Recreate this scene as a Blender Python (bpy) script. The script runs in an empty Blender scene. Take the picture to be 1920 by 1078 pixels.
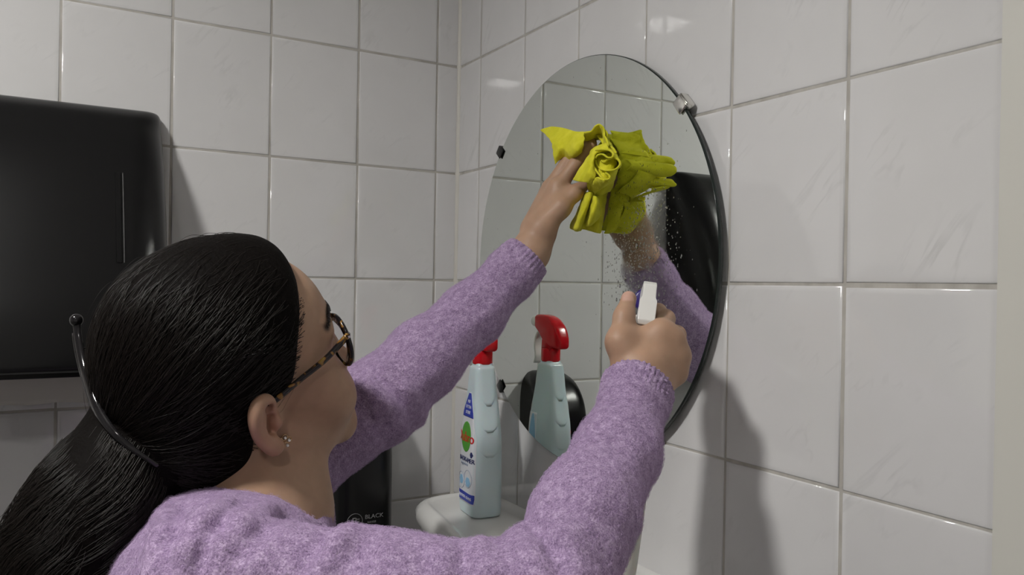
import bpy, bmesh, math, random
import numpy as np
from mathutils import Vector, Matrix

random.seed(7)
rng = np.random.default_rng(7)
SC = bpy.context.scene
COL = SC.collection

# ---------------------------------------------------------------- camera, light, exposure
CAM = np.array([-0.6694, -1.3351, 1.22])
YAW, PITCH, ROLL, FPX = 0.535455, -0.004143, 0.017122, 1485.55
FW = np.array([math.sin(YAW)*math.cos(PITCH), math.cos(YAW)*math.cos(PITCH), math.sin(PITCH)])
_r = np.cross(FW, [0, 0, 1]); _r /= np.linalg.norm(_r); _u = np.cross(_r, FW)
RT = math.cos(ROLL)*_r + math.sin(ROLL)*_u
UP = math.cos(ROLL)*_u - math.sin(ROLL)*_r
cam_data = bpy.data.cameras.new('camera')
cam = bpy.data.objects.new('camera', cam_data); COL.objects.link(cam)
M4 = Matrix.Identity(4)
for i in range(3):
    M4[i][0], M4[i][1], M4[i][2], M4[i][3] = RT[i], UP[i], -FW[i], CAM[i]
cam.matrix_world = M4
cam_data.sensor_width = 36.0
cam_data.lens = FPX*36.0/1920.0
cam_data.clip_start = 0.02
SC.camera = cam

world = bpy.data.worlds.new('world'); SC.world = world
world.use_nodes = True
world.node_tree.nodes['Background'].inputs[0].default_value = (0.75, 0.8, 0.9, 1)
world.node_tree.nodes['Background'].inputs[1].default_value = 0.02
SC.view_settings.view_transform = 'Standard'
SC.view_settings.look = 'None'
SC.view_settings.gamma = 1.0
SC.view_settings.use_curve_mapping = False
SC.view_settings.exposure = 0.0
LAMP_POWER = (72.0, 312.0)          # emission strength: lamp over the room, lamp nearer the basin
CEIL = 2.21

def at(px, py, d):
    """point seen at photo pixel (px, py), d metres along the viewing axis"""
    return CAM + d*(FW + RT*(px-960)/FPX + UP*(539-py)/FPX)
def at_x(px, py, x):
    v = FW + RT*(px-960)/FPX + UP*(539-py)/FPX
    return CAM + v*((x-CAM[0])/v[0])

# ---------------------------------------------------------------- helpers
def new_mesh(name, verts, faces, mat=None, parent=None, smooth=False, mats=None):
    me = bpy.data.meshes.new(name)
    me.from_pydata([tuple(map(float, v)) for v in verts], [], [tuple(map(int, f)) for f in faces])
    me.update()
    return mesh_obj(name, me, mat, parent, smooth, mats)
def mesh_obj(name, me, mat=None, parent=None, smooth=False, mats=None):
    o = bpy.data.objects.new(name, me); COL.objects.link(o)
    if mats:
        for m in mats: me.materials.append(m)
    elif mat: me.materials.append(mat)
    if smooth:
        me.polygons.foreach_set('use_smooth', [True]*len(me.polygons))
    if parent: o.parent = parent
    return o
def bm_obj(name, bm, mat=None, parent=None, smooth=False):
    me = bpy.data.meshes.new(name)
    bmesh.ops.recalc_face_normals(bm, faces=bm.faces[:])
    bm.to_mesh(me); bm.free()
    return mesh_obj(name, me, mat, parent, smooth)
def tag(o, label, cat=None, group=None, kind=None):
    o['label'] = label
    if cat: o['category'] = cat
    if group: o['group'] = group
    if kind: o['kind'] = kind
    return o
def empty(name, loc=(0, 0, 0)):
    o = bpy.data.objects.new(name, None); COL.objects.link(o); o.location = loc
    o.empty_display_size = 0.05
    return o
def box_bm(c, s, bev=0.0, seg=2, bm=None, rot=None):
    b = bmesh.new()
    bmesh.ops.create_cube(b, size=1.0)
    for v in b.verts: v.co = Vector((v.co.x*s[0], v.co.y*s[1], v.co.z*s[2]))
    if bev > 0:
        bmesh.ops.bevel(b, geom=b.edges[:], offset=bev, segments=seg, profile=0.5, affect='EDGES')
    m = Matrix.Translation(Vector(c)) @ (rot.to_4x4() if rot else Matrix.Identity(4))
    bmesh.ops.transform(b, matrix=m, verts=b.verts[:])
    if bm is None: return b
    me = bpy.data.meshes.new('tmp'); b.to_mesh(me); b.free(); bm.from_mesh(me); bpy.data.meshes.remove(me)
    return bm
def rings_mesh(rings, cap0=True, cap1=True, closed=True):
    """rings: list of (n,3) arrays -> verts, faces"""
    n = len(rings[0]); V = np.concatenate(rings); F = []
    m = n if closed else n-1
    for i in range(len(rings)-1):
        for j in range(m):
            a = i*n+j; b = i*n+(j+1) % n
            F.append((a, b, b+n, a+n))
    if cap0: F.append(tuple(range(n-1, -1, -1)))
    if cap1: F.append(tuple(range((len(rings)-1)*n, len(rings)*n)))
    return V, F
def rrect(w, d, r, k=5):
    """rounded rectangle outline centred on 0, counter-clockwise; (4k+4, 2)"""
    out = []
    r = min(r, w/2-1e-5, d/2-1e-5)
    for q, (sx, sy) in enumerate(((1, 1), (-1, 1), (-1, -1), (1, -1))):
        for i in range(k+1):
            a = math.pi/2*(q + i/k)
            out.append((sx*(w/2-r)+r*math.cos(a), sy*(d/2-r)+r*math.sin(a)))
    return np.array(out)
def spline(pts, n):
    """Catmull-Rom through points (any dimension), n samples"""
    P = np.asarray(pts, float); P = np.vstack([2*P[0]-P[1], P, 2*P[-1]-P[-2]])
    t = np.linspace(0, len(P)-3-1e-9, n); i = t.astype(int); f = (t-i)[:, None]
    a, b, c, d = P[i], P[i+1], P[i+2], P[i+3]
    return 0.5*((2*b)+(c-a)*f+(2*a-5*b+4*c-d)*f**2+(3*b-a-3*c+d)*f**3)
def tube(path, rad, n=10, flat=None):
    """tube verts/faces along path (m,3); rad scalar or (m,), flat=(vec, ratio) squeezes along vec"""
    P = np.asarray(path, float); m = len(P); R = np.broadcast_to(np.asarray(rad, float), (m,))
    T = np.gradient(P, axis=0); T /= np.linalg.norm(T, axis=1)[:, None]
    nrm = np.cross(T[0], [0.13, 0.4, 0.9]); nrm /= np.linalg.norm(nrm)
    rings = []
    a = np.linspace(0, 2*np.pi, n, endpoint=False)
    for i in range(m):
        nrm = nrm - T[i]*(nrm@T[i]); nrm /= np.linalg.norm(nrm)
        b = np.cross(T[i], nrm)
        q = R[i]*(np.cos(a)[:, None]*nrm+np.sin(a)[:, None]*b)
        if flat is not None:
            v = np.asarray(flat[0], float); v = v-T[i]*(v@T[i]); v /= np.linalg.norm(v)
            q = q-(q@v)[:, None]*v*(1-flat[1])
        rings.append(P[i]+q)
    return rings_mesh(rings)
def join(parts):
    V = []; F = []; o = 0
    for v, f in parts:
        V.append(np.asarray(v)); F += [tuple(i+o for i in q) for q in f]; o += len(v)
    return np.concatenate(V), F

# ---------------------------------------------------------------- materials
def mat(name, base=(0.8, 0.8, 0.8), rough=0.5, metal=0.0, **kw):
    m = bpy.data.materials.new(name); m.use_nodes = True
    b = m.node_tree.nodes['Principled BSDF']
    b.inputs['Base Color'].default_value = (*base, 1)
    b.inputs['Roughness'].default_value = rough
    b.inputs['Metallic'].default_value = metal
    for k, v in kw.items():
        b.inputs[k].default_value = v
    return m
class NT:
    """small wrapper to chain nodes"""
    def __init__(s, m): s.t = m.node_tree; s.b = s.t.nodes['Principled BSDF']
    def n(s, typ, **kw):
        d = s.t.nodes.new(typ)
        for k, v in kw.items():
            if k.startswith('i_'):
                key = k[2:]; key = int(key) if key.isdigit() else key.replace('_', ' ')
                d.inputs[key].default_value = v
            else: setattr(d, k, v)
        return d
    def l(s, a, ai, b, bi): s.t.links.new(a.outputs[ai], b.inputs[bi])
    def math(s, op, a, b=None, clamp=False):
        d = s.t.nodes.new('ShaderNodeMath'); d.operation = op; d.use_clamp = clamp
        for i, x in enumerate((a, b)):
            if x is None: continue
            if isinstance(x, (int, float)): d.inputs[i].default_value = x
            else: s.t.links.new(x, d.inputs[i])
        return d.outputs[0]
    def ramp(s, fac, stops):
        d = s.t.nodes.new('ShaderNodeValToRGB'); e = d.color_ramp.elements
        while len(e) < len(stops): e.new(0.5)
        for q, (p, c) in zip(e, stops):
            q.position = p; q.color = (*c, 1) if len(c) == 3 else c
        s.t.links.new(fac, d.inputs[0]); return d.outputs[0]
    def bump(s, h, strength=0.3, dist=0.001):
        d = s.t.nodes.new('ShaderNodeBump'); d.inputs['Strength'].default_value = strength
        d.inputs['Distance'].default_value = dist
        s.t.links.new(h, d.inputs['Height']); s.t.links.new(d.outputs[0], s.b.inputs['Normal']); return d

def tile_material(name, tint):
    m = mat(name, tint, 0.035, 0.0, **{'IOR': 1.58}); t = NT(m)
    tc = t.n('ShaderNodeTexCoord'); oi = t.n('ShaderNodeObjectInfo')
    off = t.n('ShaderNodeVectorMath', operation='MULTIPLY_ADD')
    off.inputs[1].default_value = (1, 1, 1)
    cmb = t.n('ShaderNodeCombineXYZ')
    r3 = t.math('MULTIPLY', oi.outputs['Random'], 0.9)
    t.t.links.new(r3, cmb.inputs[0]); t.t.links.new(r3, cmb.inputs[1])
    t.l(tc, 'Object', off, 0); t.t.links.new(cmb.outputs[0], off.inputs[2])
    mp = t.n('ShaderNodeMapping', vector_type='TEXTURE'); mp.inputs['Rotation'].default_value = (0, 0, math.radians(50))
    mp.inputs['Scale'].default_value = (1/5.5, 1/24, 1/20)
    t.l(off, 0, mp, 0)
    v = t.n('ShaderNodeTexNoise', i_Scale=1.0, i_Detail=4.0, i_Roughness=0.55, i_Distortion=0.5)
    t.l(mp, 0, v, 'Vector')
    band = t.math('ABSOLUTE', t.math('SUBTRACT', v.outputs[0], 0.5))
    vein = t.math('SUBTRACT', 1.0, t.math('MULTIPLY', band, 30.0, True), True)
    big = t.n('ShaderNodeTexNoise', i_Scale=14.0, i_Detail=3.0, i_Roughness=0.5)
    t.l(off, 0, big, 'Vector')
    gate = t.math('MULTIPLY', t.math('SUBTRACT', big.outputs[0], 0.52, True), 4.5, True)
    fac = t.math('MULTIPLY', t.math('MULTIPLY', vein, gate), 0.42)
    cloud = t.ramp(big.outputs[0], [(0.3, tuple(c*0.965 for c in tint)), (0.7, tint)])
    mx = t.n('ShaderNodeMix', data_type='RGBA')
    t.t.links.new(fac, mx.inputs[0]); t.t.links.new(cloud, mx.inputs[6])
    mx.inputs[7].default_value = (0.47, 0.47, 0.47, 1)
    t.t.links.new(mx.outputs[2], t.b.inputs['Base Color'])
    bn = t.n('ShaderNodeTexNoise', i_Scale=28.0, i_Detail=2.0)
    t.l(off, 0, bn, 'Vector')
    t.bump(bn.outputs[0], 0.006, 0.004)
    return m
M_TILE = tile_material('glazed_white_tile', (0.69, 0.685, 0.685))
M_GROUT = mat('tile_grout', (0.46, 0.44, 0.40), 0.85)
t = NT(M_GROUT); gn = t.n('ShaderNodeTexNoise', i_Scale=60.0, i_Detail=5.0)
t.t.links.new(t.ramp(gn.outputs[0], [(0.3, (0.38, 0.36, 0.325)), (0.7, (0.52, 0.50, 0.46))]), t.b.inputs['Base Color'])
t.bump(gn.outputs[0], 0.4, 0.001)
M_SILICONE = mat('corner_sealant', (0.62, 0.60, 0.55), 0.45)
M_PAINT = mat('cream_paint', (0.62, 0.61, 0.56), 0.55)
M_CEIL = mat('ceiling_paint', (0.78, 0.77, 0.75), 0.9)
M_REAR = mat('rear_wall_paint', (0.26, 0.26, 0.26), 0.8)
M_FLOOR = mat('floor_tile', (0.14, 0.135, 0.13), 0.4)

# ---------------------------------------------------------------- room shell
TW, TH = 0.151226, 0.2
XA, YB = 0.226700*0.2, 0.410241*0.2       # first joint away from the corner on each wall
ZA = 1.22 + 2.025536*0.2                  # height of the joint row A
ROOM_X, ROOM_Y = -2.6, -3.1
YEND = -4.94199*0.2                       # tiled part of the mirror wall ends at a door frame
def slab(name, c, s, m, label=None):
    o = bm_obj(name, box_bm(c, s), m); o['kind'] = 'structure'
    if label: o['label'] = label
    return o
GR = 0.0015                               # grout surface lies this far behind z=0 of the wall plane
wall_back = slab('wall_back', (ROOM_X/2, 0.05+0.0013, CEIL/2), (-ROOM_X+0.2, 0.1, CEIL), M_GROUT, 'tiled back wall carrying the black dispensers')
wall_right = slab('wall_right', (0.05+0.0013, YEND/2, CEIL/2), (0.1, -YEND+0.0, CEIL), M_GROUT, 'tiled wall carrying the round mirror')
slab('floor', (ROOM_X/2, ROOM_Y/2, -0.05), (-ROOM_X+0.2, -ROOM_Y+0.2, 0.1), M_FLOOR, 'dark grey bathroom floor')
slab('ceiling', (ROOM_X/2, ROOM_Y/2, CEIL+0.05), (-ROOM_X+0.2, -ROOM_Y+0.2, 0.1), M_CEIL, 'white painted ceiling')
slab('wall_left', (ROOM_X-0.05, ROOM_Y/2, CEIL/2), (0.1, -ROOM_Y+0.2, CEIL), M_REAR, 'plain grey wall facing the mirror wall')
slab('wall_front', (ROOM_X/2, ROOM_Y-0.05, CEIL/2), (-ROOM_X+0.2, 0.1, CEIL), M_CEIL, 'plain white wall facing the back wall')
slab('wall_right_end', (0.05, (YEND-1.05+ROOM_Y)/2, CEIL/2), (0.1, -(ROOM_Y-YEND+1.05), CEIL), M_PAINT, 'painted wall beyond the door')
tr = slab('trim_1', (0.035, YEND-0.05, CEIL/2), (0.1, 0.098, CEIL), M_PAINT, 'cream painted door frame at the end of the tiles')
dr = slab('door_1', (0.06, YEND-0.575, 1.04), (0.05, 0.95, 2.08), M_PAINT, 'cream painted flat door')
slab('wall_over_door', (0.05, YEND-0.575, (2.08+CEIL)/2), (0.1, 0.95, CEIL-2.08), M_PAINT, 'painted wall over the door')

def tile_mesh(w, h, seed):
    """pillowed tile in local xy, front towards +z, back at z=-0.0026"""
    r = [(0.0, -0.0040), (0.0, -0.0014), (0.0005, -0.0004), (0.0016, -0.00002), (0.006, 0.0)]
    rings = []
    for ins, z in r:
        a, b = w/2-ins, h/2-ins
        rings.append(np.array([(-a, -b, z), (a, -b, z), (a, b, z), (-a, b, z)]))
    V, F = rings_mesh(rings, cap0=False)
    me = bpy.data.meshes.new('tile'); me.from_pydata(V.tolist(), [], F); me.update()
    me.polygons.foreach_set('use_smooth', [True]*len(me.polygons))
    me.materials.append(M_TILE)
    return me
JW = 0.0033
cache = {}
def tmesh(w, h):
    k = (round(w, 4), round(h, 4))
    if k not in cache: cache[k] = tile_mesh(w-JW, h-JW, 0)
    return cache[k]
def put_tile(parent, a0, a1, z0, z1, axis):
    w, h = a1-a0, z1-z0
    o = bpy.data.objects.new('tile', tmesh(w, h)); COL.objects.link(o)
    ac, zc = (a0+a1)/2+random.gauss(0, 0.0003), (z0+z1)/2+random.gauss(0, 0.0003)
    j = [random.gauss(0, 0.0011) for _ in range(2)]; rz = random.gauss(0, 0.0012)
    if axis == 'x':     # back wall, facing -y
        B = Matrix(((1, 0, 0), (0, 0, -1), (0, 1, 0)))
        loc = (ac, 0.0002*random.random(), zc)
    else:               # right wall, facing -x ; local x -> -y
        B = Matrix(((0, 0, -1), (-1, 0, 0), (0, 1, 0)))
        loc = (0.0002*random.random(), ac, zc)
    R = B @ Matrix.Rotation(j[0], 3, 'X') @ Matrix.Rotation(j[1], 3, 'Y') @ Matrix.Rotation(rz, 3, 'Z')
    m = R.to_4x4(); m.translation = Vector(loc)
    o.parent = parent; o.matrix_parent_inverse = parent.matrix_world.inverted()
    o.matrix_world = m
zs = [ZA+k*TH for k in range(4, -10, -1)]
zs = [z for z in zs if 0.02 < z < CEIL-0.01]
rows = list(zip([CEIL]+zs, zs+[0.0]))
xs = [0.0]+[-(XA+i*TW) for i in range(0, 9)]
for zt, zb in rows:
    if zt < 0.6: continue
    for x0, x1 in zip(xs[1:], xs[:-1]): put_tile(wall_back, x0, x1, zb, zt, 'x')
ys = [0.0]+[-(YB+i*TW) for i in range(0, 6)]+[YEND]
for zt, zb in rows:
    if zt < 0.5: continue
    for y0, y1 in zip(ys[1:], ys[:-1]): put_tile(wall_right, y0, y1, zb, zt, 'y')
# sealant bead in the corner
V, F = rings_mesh([np.array([(-0.0058, 0.004, z), (-0.0036, -0.0024, z), (-0.0018, -0.0042, z), (0.004, -0.007, z), (0.004, 0.004, z)]) for z in (0.0, CEIL)])
o = new_mesh('trim_2', V, F, M_SILICONE); o['kind'] = 'structure'; o['label'] = 'sealant bead in the corner between the tiled walls'

# ---------------------------------------------------------------- ceiling lamps
def ceiling_lamp(x, y, power, label):
    t = empty('ceiling_lamp', (x, y, CEIL))
    m = bpy.data.materials.new('lamp_diffuser'); m.use_nodes = True
    nt = m.node_tree; nt.nodes.clear()
    e = nt.nodes.new('ShaderNodeEmission'); e.inputs[0].default_value = (1.0, 0.978, 0.945, 1); e.inputs[1].default_value = power
    q = nt.nodes.new('ShaderNodeOutputMaterial'); nt.links.new(e.outputs[0], q.inputs[0])
    bm = bmesh.new()
    w = 0.16
    for s in ((-1, 0), (1, 0), (0, -1), (0, 1)):
        sz = (0.012, w+0.024, 0.03) if s[0] else (w, 0.012, 0.03)
        box_bm((s[0]*(w/2+0.006), s[1]*(w/2+0.006), -0.016), sz, 0.002, 1, bm)
    bm_obj('frame', bm, mat('lamp_frame', (0.8, 0.8, 0.8), 0.4), t)
    bm_obj('diffuser', box_bm((0, 0, -0.012), (w-0.001, w-0.001, 0.02), 0.004, 2), m, t)
    tag(t, label, 'lamp', 'square ceiling lamps')
ceiling_lamp(-1.23, -1.955, LAMP_POWER[0], 'square ceiling lamp farther from the mirror')
ceiling_lamp(-1.28, -0.89, LAMP_POWER[1], 'square ceiling lamp nearer to the mirror')

# ---------------------------------------------------------------- round mirror
MC = np.array([-0.0115, -0.3976, 1.22+0.0342]); MR = 0.2903
mirror = empty('round_mirror', (0, 0, 0))
Rm = Matrix.Rotation(0.013, 3, 'Z')       # hangs a touch out of parallel with the wall
mirror.matrix_world = Matrix.Translation(Vector(MC)) @ (Matrix.Rotation(-0.013, 4, 'Z'))
tag(mirror, 'large round frameless wall mirror with water spray on the glass', 'mirror')
def mirror_mat():
    m = mat('silvered_glass', (0.80, 0.84, 0.80), 0.0, 1.0); t = NT(m)
    tc = t.n('ShaderNodeTexCoord')
    sep = t.n('ShaderNodeSeparateXYZ'); t.l(tc, 'Object', sep, 0)
    # wet patch where the cleaner was sprayed
    dy = t.math('DIVIDE', t.math('ADD', sep.outputs[1], 0.145), 0.075)
    dz = t.math('DIVIDE', t.math('SUBTRACT', sep.outputs[2], 0.005), 0.125)
    rr = t.math('ADD', t.math('MULTIPLY', dy, dy), t.math('MULTIPLY', dz, dz))
    fall = t.math('SUBTRACT', 1.0, rr, True)
    nz = t.n('ShaderNodeTexNoise', i_Scale=40.0, i_Detail=5.0); t.l(tc, 'Object', nz, 'Vector')
    nn = t.math('MULTIPLY', t.math('SUBTRACT', nz.outputs[0], 0.36, True), 2.6, True)
    ro = t.math('MULTIPLY', t.math('MULTIPLY', fall, nn), 0.30)
    t.t.links.new(ro, t.b.inputs['Roughness'])
    return m
M_MIRROR = mirror_mat()
M_GLASSEDGE = mat('mirror_edge', (0.015, 0.022, 0.02), 0.15)
N = 160
ang = np.linspace(0, 2*np.pi, N, endpoint=False)
def disc(r, x): return np.stack([np.full(N, x), np.cos(ang)*r, np.sin(ang)*r], -1)
V, F = rings_mesh([disc(MR-0.0012, 0.0), disc(MR-0.0012, 0.0)][:1]+[disc(0.001, 0.0)], cap0=False)
new_mesh('mirror_glass', V, F, M_MIRROR, mirror)
V, F = rings_mesh([disc(MR-0.0012, 0.0), disc(MR, 0.0010), disc(MR, 0.0062), disc(MR-0.002, 0.0072)], cap0=False)
new_mesh('glass_edge', V, F, M_GLASSEDGE, mirror, True)
M_CHROME = mat('chrome', (0.75, 0.74, 0.70), 0.18, 1.0)
M_BLACKCLIP = mat('dark_clip', (0.02, 0.02, 0.02), 0.3)
def clip(px, py, m, w):
    pt = at_x(px, py, MC[0]); a = math.atan2(pt[2]-MC[2], pt[1]-MC[1])
    bm = box_bm((0.0035, 0, 0), (0.013, 0.010, w), 0.0018, 2)
    # lip that laps over the glass
    box_bm((-0.0022, -0.005, 0), (0.0026, 0.016, w), 0.0012, 2, bm)
    R = Matrix.Rotation(a, 4, 'X')
    o = bm_obj('clip', bm, m, mirror, True)
    o.matrix_local = R @ Matrix.Translation(Vector((0, MR+0.004, 0)))
    return o
clip(938, 288, M_BLACKCLIP, 0.016)['label'] = 'dark mirror clip'
clip(1284, 192, M_CHROME, 0.020)['label'] = 'chrome mirror clip'
clip(938, 722, M_BLACKCLIP, 0.016)['label'] = 'dark mirror clip'
# spray droplets on the glass
def droplets():
    bm0 = bmesh.new(); bmesh.ops.create_icosphere(bm0, subdivisions=1, radius=1.0)
    v0 = np.array([v.co[:] for v in bm0.verts]); f0 = [tuple(v.index for v in f.verts) for f in bm0.faces]; bm0.free()
    parts = []
    n = 0
    while n < 1500:
        y, z = rng.normal(-0.152, 0.032), rng.normal(0.010, 0.050)
        if math.hypot(y, z) > MR-0.01: continue
        r = abs(rng.normal(0.0004, 0.0003))+0.00025
        if rng.random() < 0.04: r *= 1.9
        parts.append((v0*np.array([0.38*r, r, r*rng.uniform(1.0, 1.7)])+np.array([0.0, y, z]), f0)); n += 1
    for _ in range(60):
        a = rng.uniform(0, 2*np.pi); q = MR*math.sqrt(rng.random())*0.95
        r = rng.uniform(0.0004, 0.0009)
        parts.append((v0*np.array([0.38*r, r, r])+np.array([0.0, q*math.cos(a), q*math.sin(a)]), f0))
    V, F = join(parts)
    o = new_mesh('spray_droplets', V, F, mat('water', (1, 1, 1), 0.0, 0.0, **{'Transmission Weight': 1.0, 'IOR': 1.33}), mirror, True)
    o['kind'] = 'stuff'; o['label'] = 'fine water droplets on the glass'
droplets()

# ---------------------------------------------------------------- black towel dispenser on the back wall
def black_plastic(name, rough, c=0.012):
    m = mat(name, (c, c, c*1.05), rough, 0.0, **{'Specular IOR Level': 0.32}); t = NT(m)
    n = t.n('ShaderNodeTexNoise', i_Scale=900.0, i_Detail=2.0)
    t.bump(n.outputs[0], 0.08, 0.0004)
    return m
M_BLACK = black_plastic('satin_black_plastic', 0.28, 0.006)
M_BLACKG = black_plastic('gloss_black_plastic', 0.24, 0.006)
Z0 = 1.22
disp = empty('towel_dispenser', (-0.69, 0, Z0-0.122))
tag(disp, 'big black plastic paper towel dispenser on the back wall', 'towel dispenser')
def loft_box(prof, xl, xr, rad, tx=0.0, k=6):
    """prof: list of (z, depth, side inset); rounded front corners; back flat at y=0"""
    rings = []
    for z, d, ins in prof:
        o = rrect(xr-xl-2*ins, 2*d, min(rad, d*0.8), k)
        o = o[o[:, 1] <= 1e-6]           # front half only (towards -y)
        pts = np.c_[o[:, 0]+(xl+xr)/2, o[:, 1]]
        pts = np.vstack([pts, [[pts[-1, 0], -0.0]], [[pts[0, 0], -0.0]]])
        rings.append(np.c_[pts, np.full(len(pts), z)])
    return rings_mesh(rings)
pz = spline([(0.252, 0.012, 0.012), (0.2505, 0.026, 0.006), (0.245, 0.040, 0.002), (0.229, 0.058, 0.0), (0.183, 0.091, 0), (0.126, 0.121, 0), (0.045, 0.152, 0), (-0.028, 0.174, 0), (-0.08, 0.185, 0), (-0.114, 0.189, 0.0), (-0.122, 0.184, 0.003)], 48)
V, F = loft_box(pz, -0.865, -0.5155, 0.050, k=8)
V[:, 2] += Z0-0.0
body = new_mesh('cover', V-np.array([-0.69, 0, Z0-0.122]), F, M_BLACK, disp, True)
# sight window slot on the cover
def on_cover(x, z, off=0.0):
    d = np.interp(z, pz[::-1, 0], pz[::-1, 1]); return np.array([x, -d-off, Z0+z])
pts = [on_cover(-0.581, z, 0.0008) for z in np.linspace(0.145, 0.02, 14)]
rings = [np.array([q+[-0.004, 0.001, 0], q+[-0.003, -0.0006, 0], q+[0.003, -0.0006, 0], q+[0.004, 0.001, 0]])-np.array([-0.69, 0, Z0-0.122]) for q in pts]
V, F = rings_mesh(rings); new_mesh('sight_window', V, F, M_BLACKG, disp)
V, F = rings_mesh([r_*1.0+np.array([0.0068, 0.0003, 0]) if False else np.array([q+[0.0052, 0.001, 0], q+[0.0054, -0.0010, 0], q+[0.0064, -0.0010, 0], q+[0.0066, 0.001, 0]])-np.array([-0.69, 0, Z0-0.122]) for r_, q in zip(rings, pts)])
new_mesh('seam', V, F, mat('grey_plastic', (0.10, 0.10, 0.10), 0.25), disp)
bm = box_bm((-0.69+0.69-0.0, -0.085, -0.004), (0.335, 0.15, 0.010), 0.002)
o = bm_obj('base_plate', bm, M_BLACK, disp)
# hanging paper sheet
paper = []
xsq = np.linspace(-0.85, -0.525, 40)
for k, z in enumerate(np.linspace(-0.118, -0.172, 9)):
    y = -0.105+0.010*(k/8)+0.0035*np.sin(xsq*26+k*0.1)*(k/8)
    zz = z-0.0012*np.sin(xsq*90)*(k == 8)
    paper.append(np.stack([xsq, y, Z0+zz+0*xsq], -1))
V, F = rings_mesh(paper, False, False, False)
po = new_mesh('paper_towel', V, F, mat('towel_paper', (0.62, 0.60, 0.56), 0.9), None, True)
sm = po.modifiers.new('thick', 'SOLIDIFY'); sm.thickness = 0.0012
tag(po, 'sheet of paper towel hanging out of the big dispenser', 'paper towel')

# ---------------------------------------------------------------- black soap dispenser near the corner
sd = empty('soap_dispenser', (-0.212, 0, Z0-0.47))
tag(sd, 'narrow black soap dispenser low on the back wall by the corner', 'soap dispenser')
SO = np.array([-0.212, 0, Z0-0.47])
pq = spline([(-0.170, 0.010, 0.030), (-0.171, 0.026, 0.024), (-0.176, 0.045, 0.014), (-0.192, 0.070, 0.004), (-0.225, 0.093, 0), (-0.27, 0.104, 0), (-0.36, 0.106, 0), (-0.44, 0.104, 0), (-0.463, 0.098, 0.003), (-0.47, 0.088, 0.008)], 40)
V, F = loft_box(pq, -0.258, -0.156, 0.030, k=8); V[:, 2] += Z0
new_mesh('cover', V-SO, F, M_BLACKG, sd, True)
def text_mesh(name, s, size, m, parent, mw, depth=0.0002, align='CENTER', sx=1.0, font=None):
    c = bpy.data.curves.new(name, 'FONT'); c.body = s; c.size = size; c.align_x = align; c.align_y = 'CENTER'
    c.extrude = depth; c.resolution_u = 3; c.offset = 0.0
    tmp = bpy.data.objects.new('tmp_text', c); COL.objects.link(tmp)
    bpy.context.view_layer.update()
    dg = bpy.context.evaluated_depsgraph_get()
    me = bpy.data.meshes.new_from_object(tmp.evaluated_get(dg))
    bpy.data.objects.remove(tmp); me.name = name
    me.transform(Matrix.Diagonal((sx, 1, 1, 1)))
    me.materials.clear()
    o = mesh_obj(name, me, m, parent)
    o.matrix_local = mw
    return o
M_SILVERPRINT = mat('silver_print', (0.22, 0.22, 0.22), 0.5)
Bfront = Matrix(((1, 0, 0, 0), (0, 0, -1, 0), (0, 1, 0, 0), (0, 0, 0, 1)))
def sfront(x, z): return Matrix.Translation(Vector((x+0.212, -0.1068, z+0.47))) @ Bfront
text_mesh('lettering', 'BLACK', 0.0095, M_SILVERPRINT, sd, sfront(-0.196, -0.384), sx=1.1)
text_mesh('small_lettering', 'RANGE', 0.0045, M_SILVERPRINT, sd, sfront(-0.200, -0.393))
an = np.linspace(0, 2*np.pi, 40)
V, F = tube(np.stack([0.013*np.cos(an), 0.013*np.sin(an), 0*an], -1), 0.0005, 5)
lg = new_mesh('emblem_ring', V, F, M_SILVERPRINT, sd); lg.matrix_local = sfront(-0.229, -0.389)
text_mesh('emblem_letter', 'B', 0.017, M_SILVERPRINT, sd, sfront(-0.229, -0.389), sx=1.15)
for q in (0.0035, 0.0, -0.0035):
    lb = bm_obj('emblem_bar', box_bm((0.0045, q, 0), (0.007, 0.0012, 0.0004)), M_SILVERPRINT, sd); lb.matrix_local = sfront(-0.229, -0.389)

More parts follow.
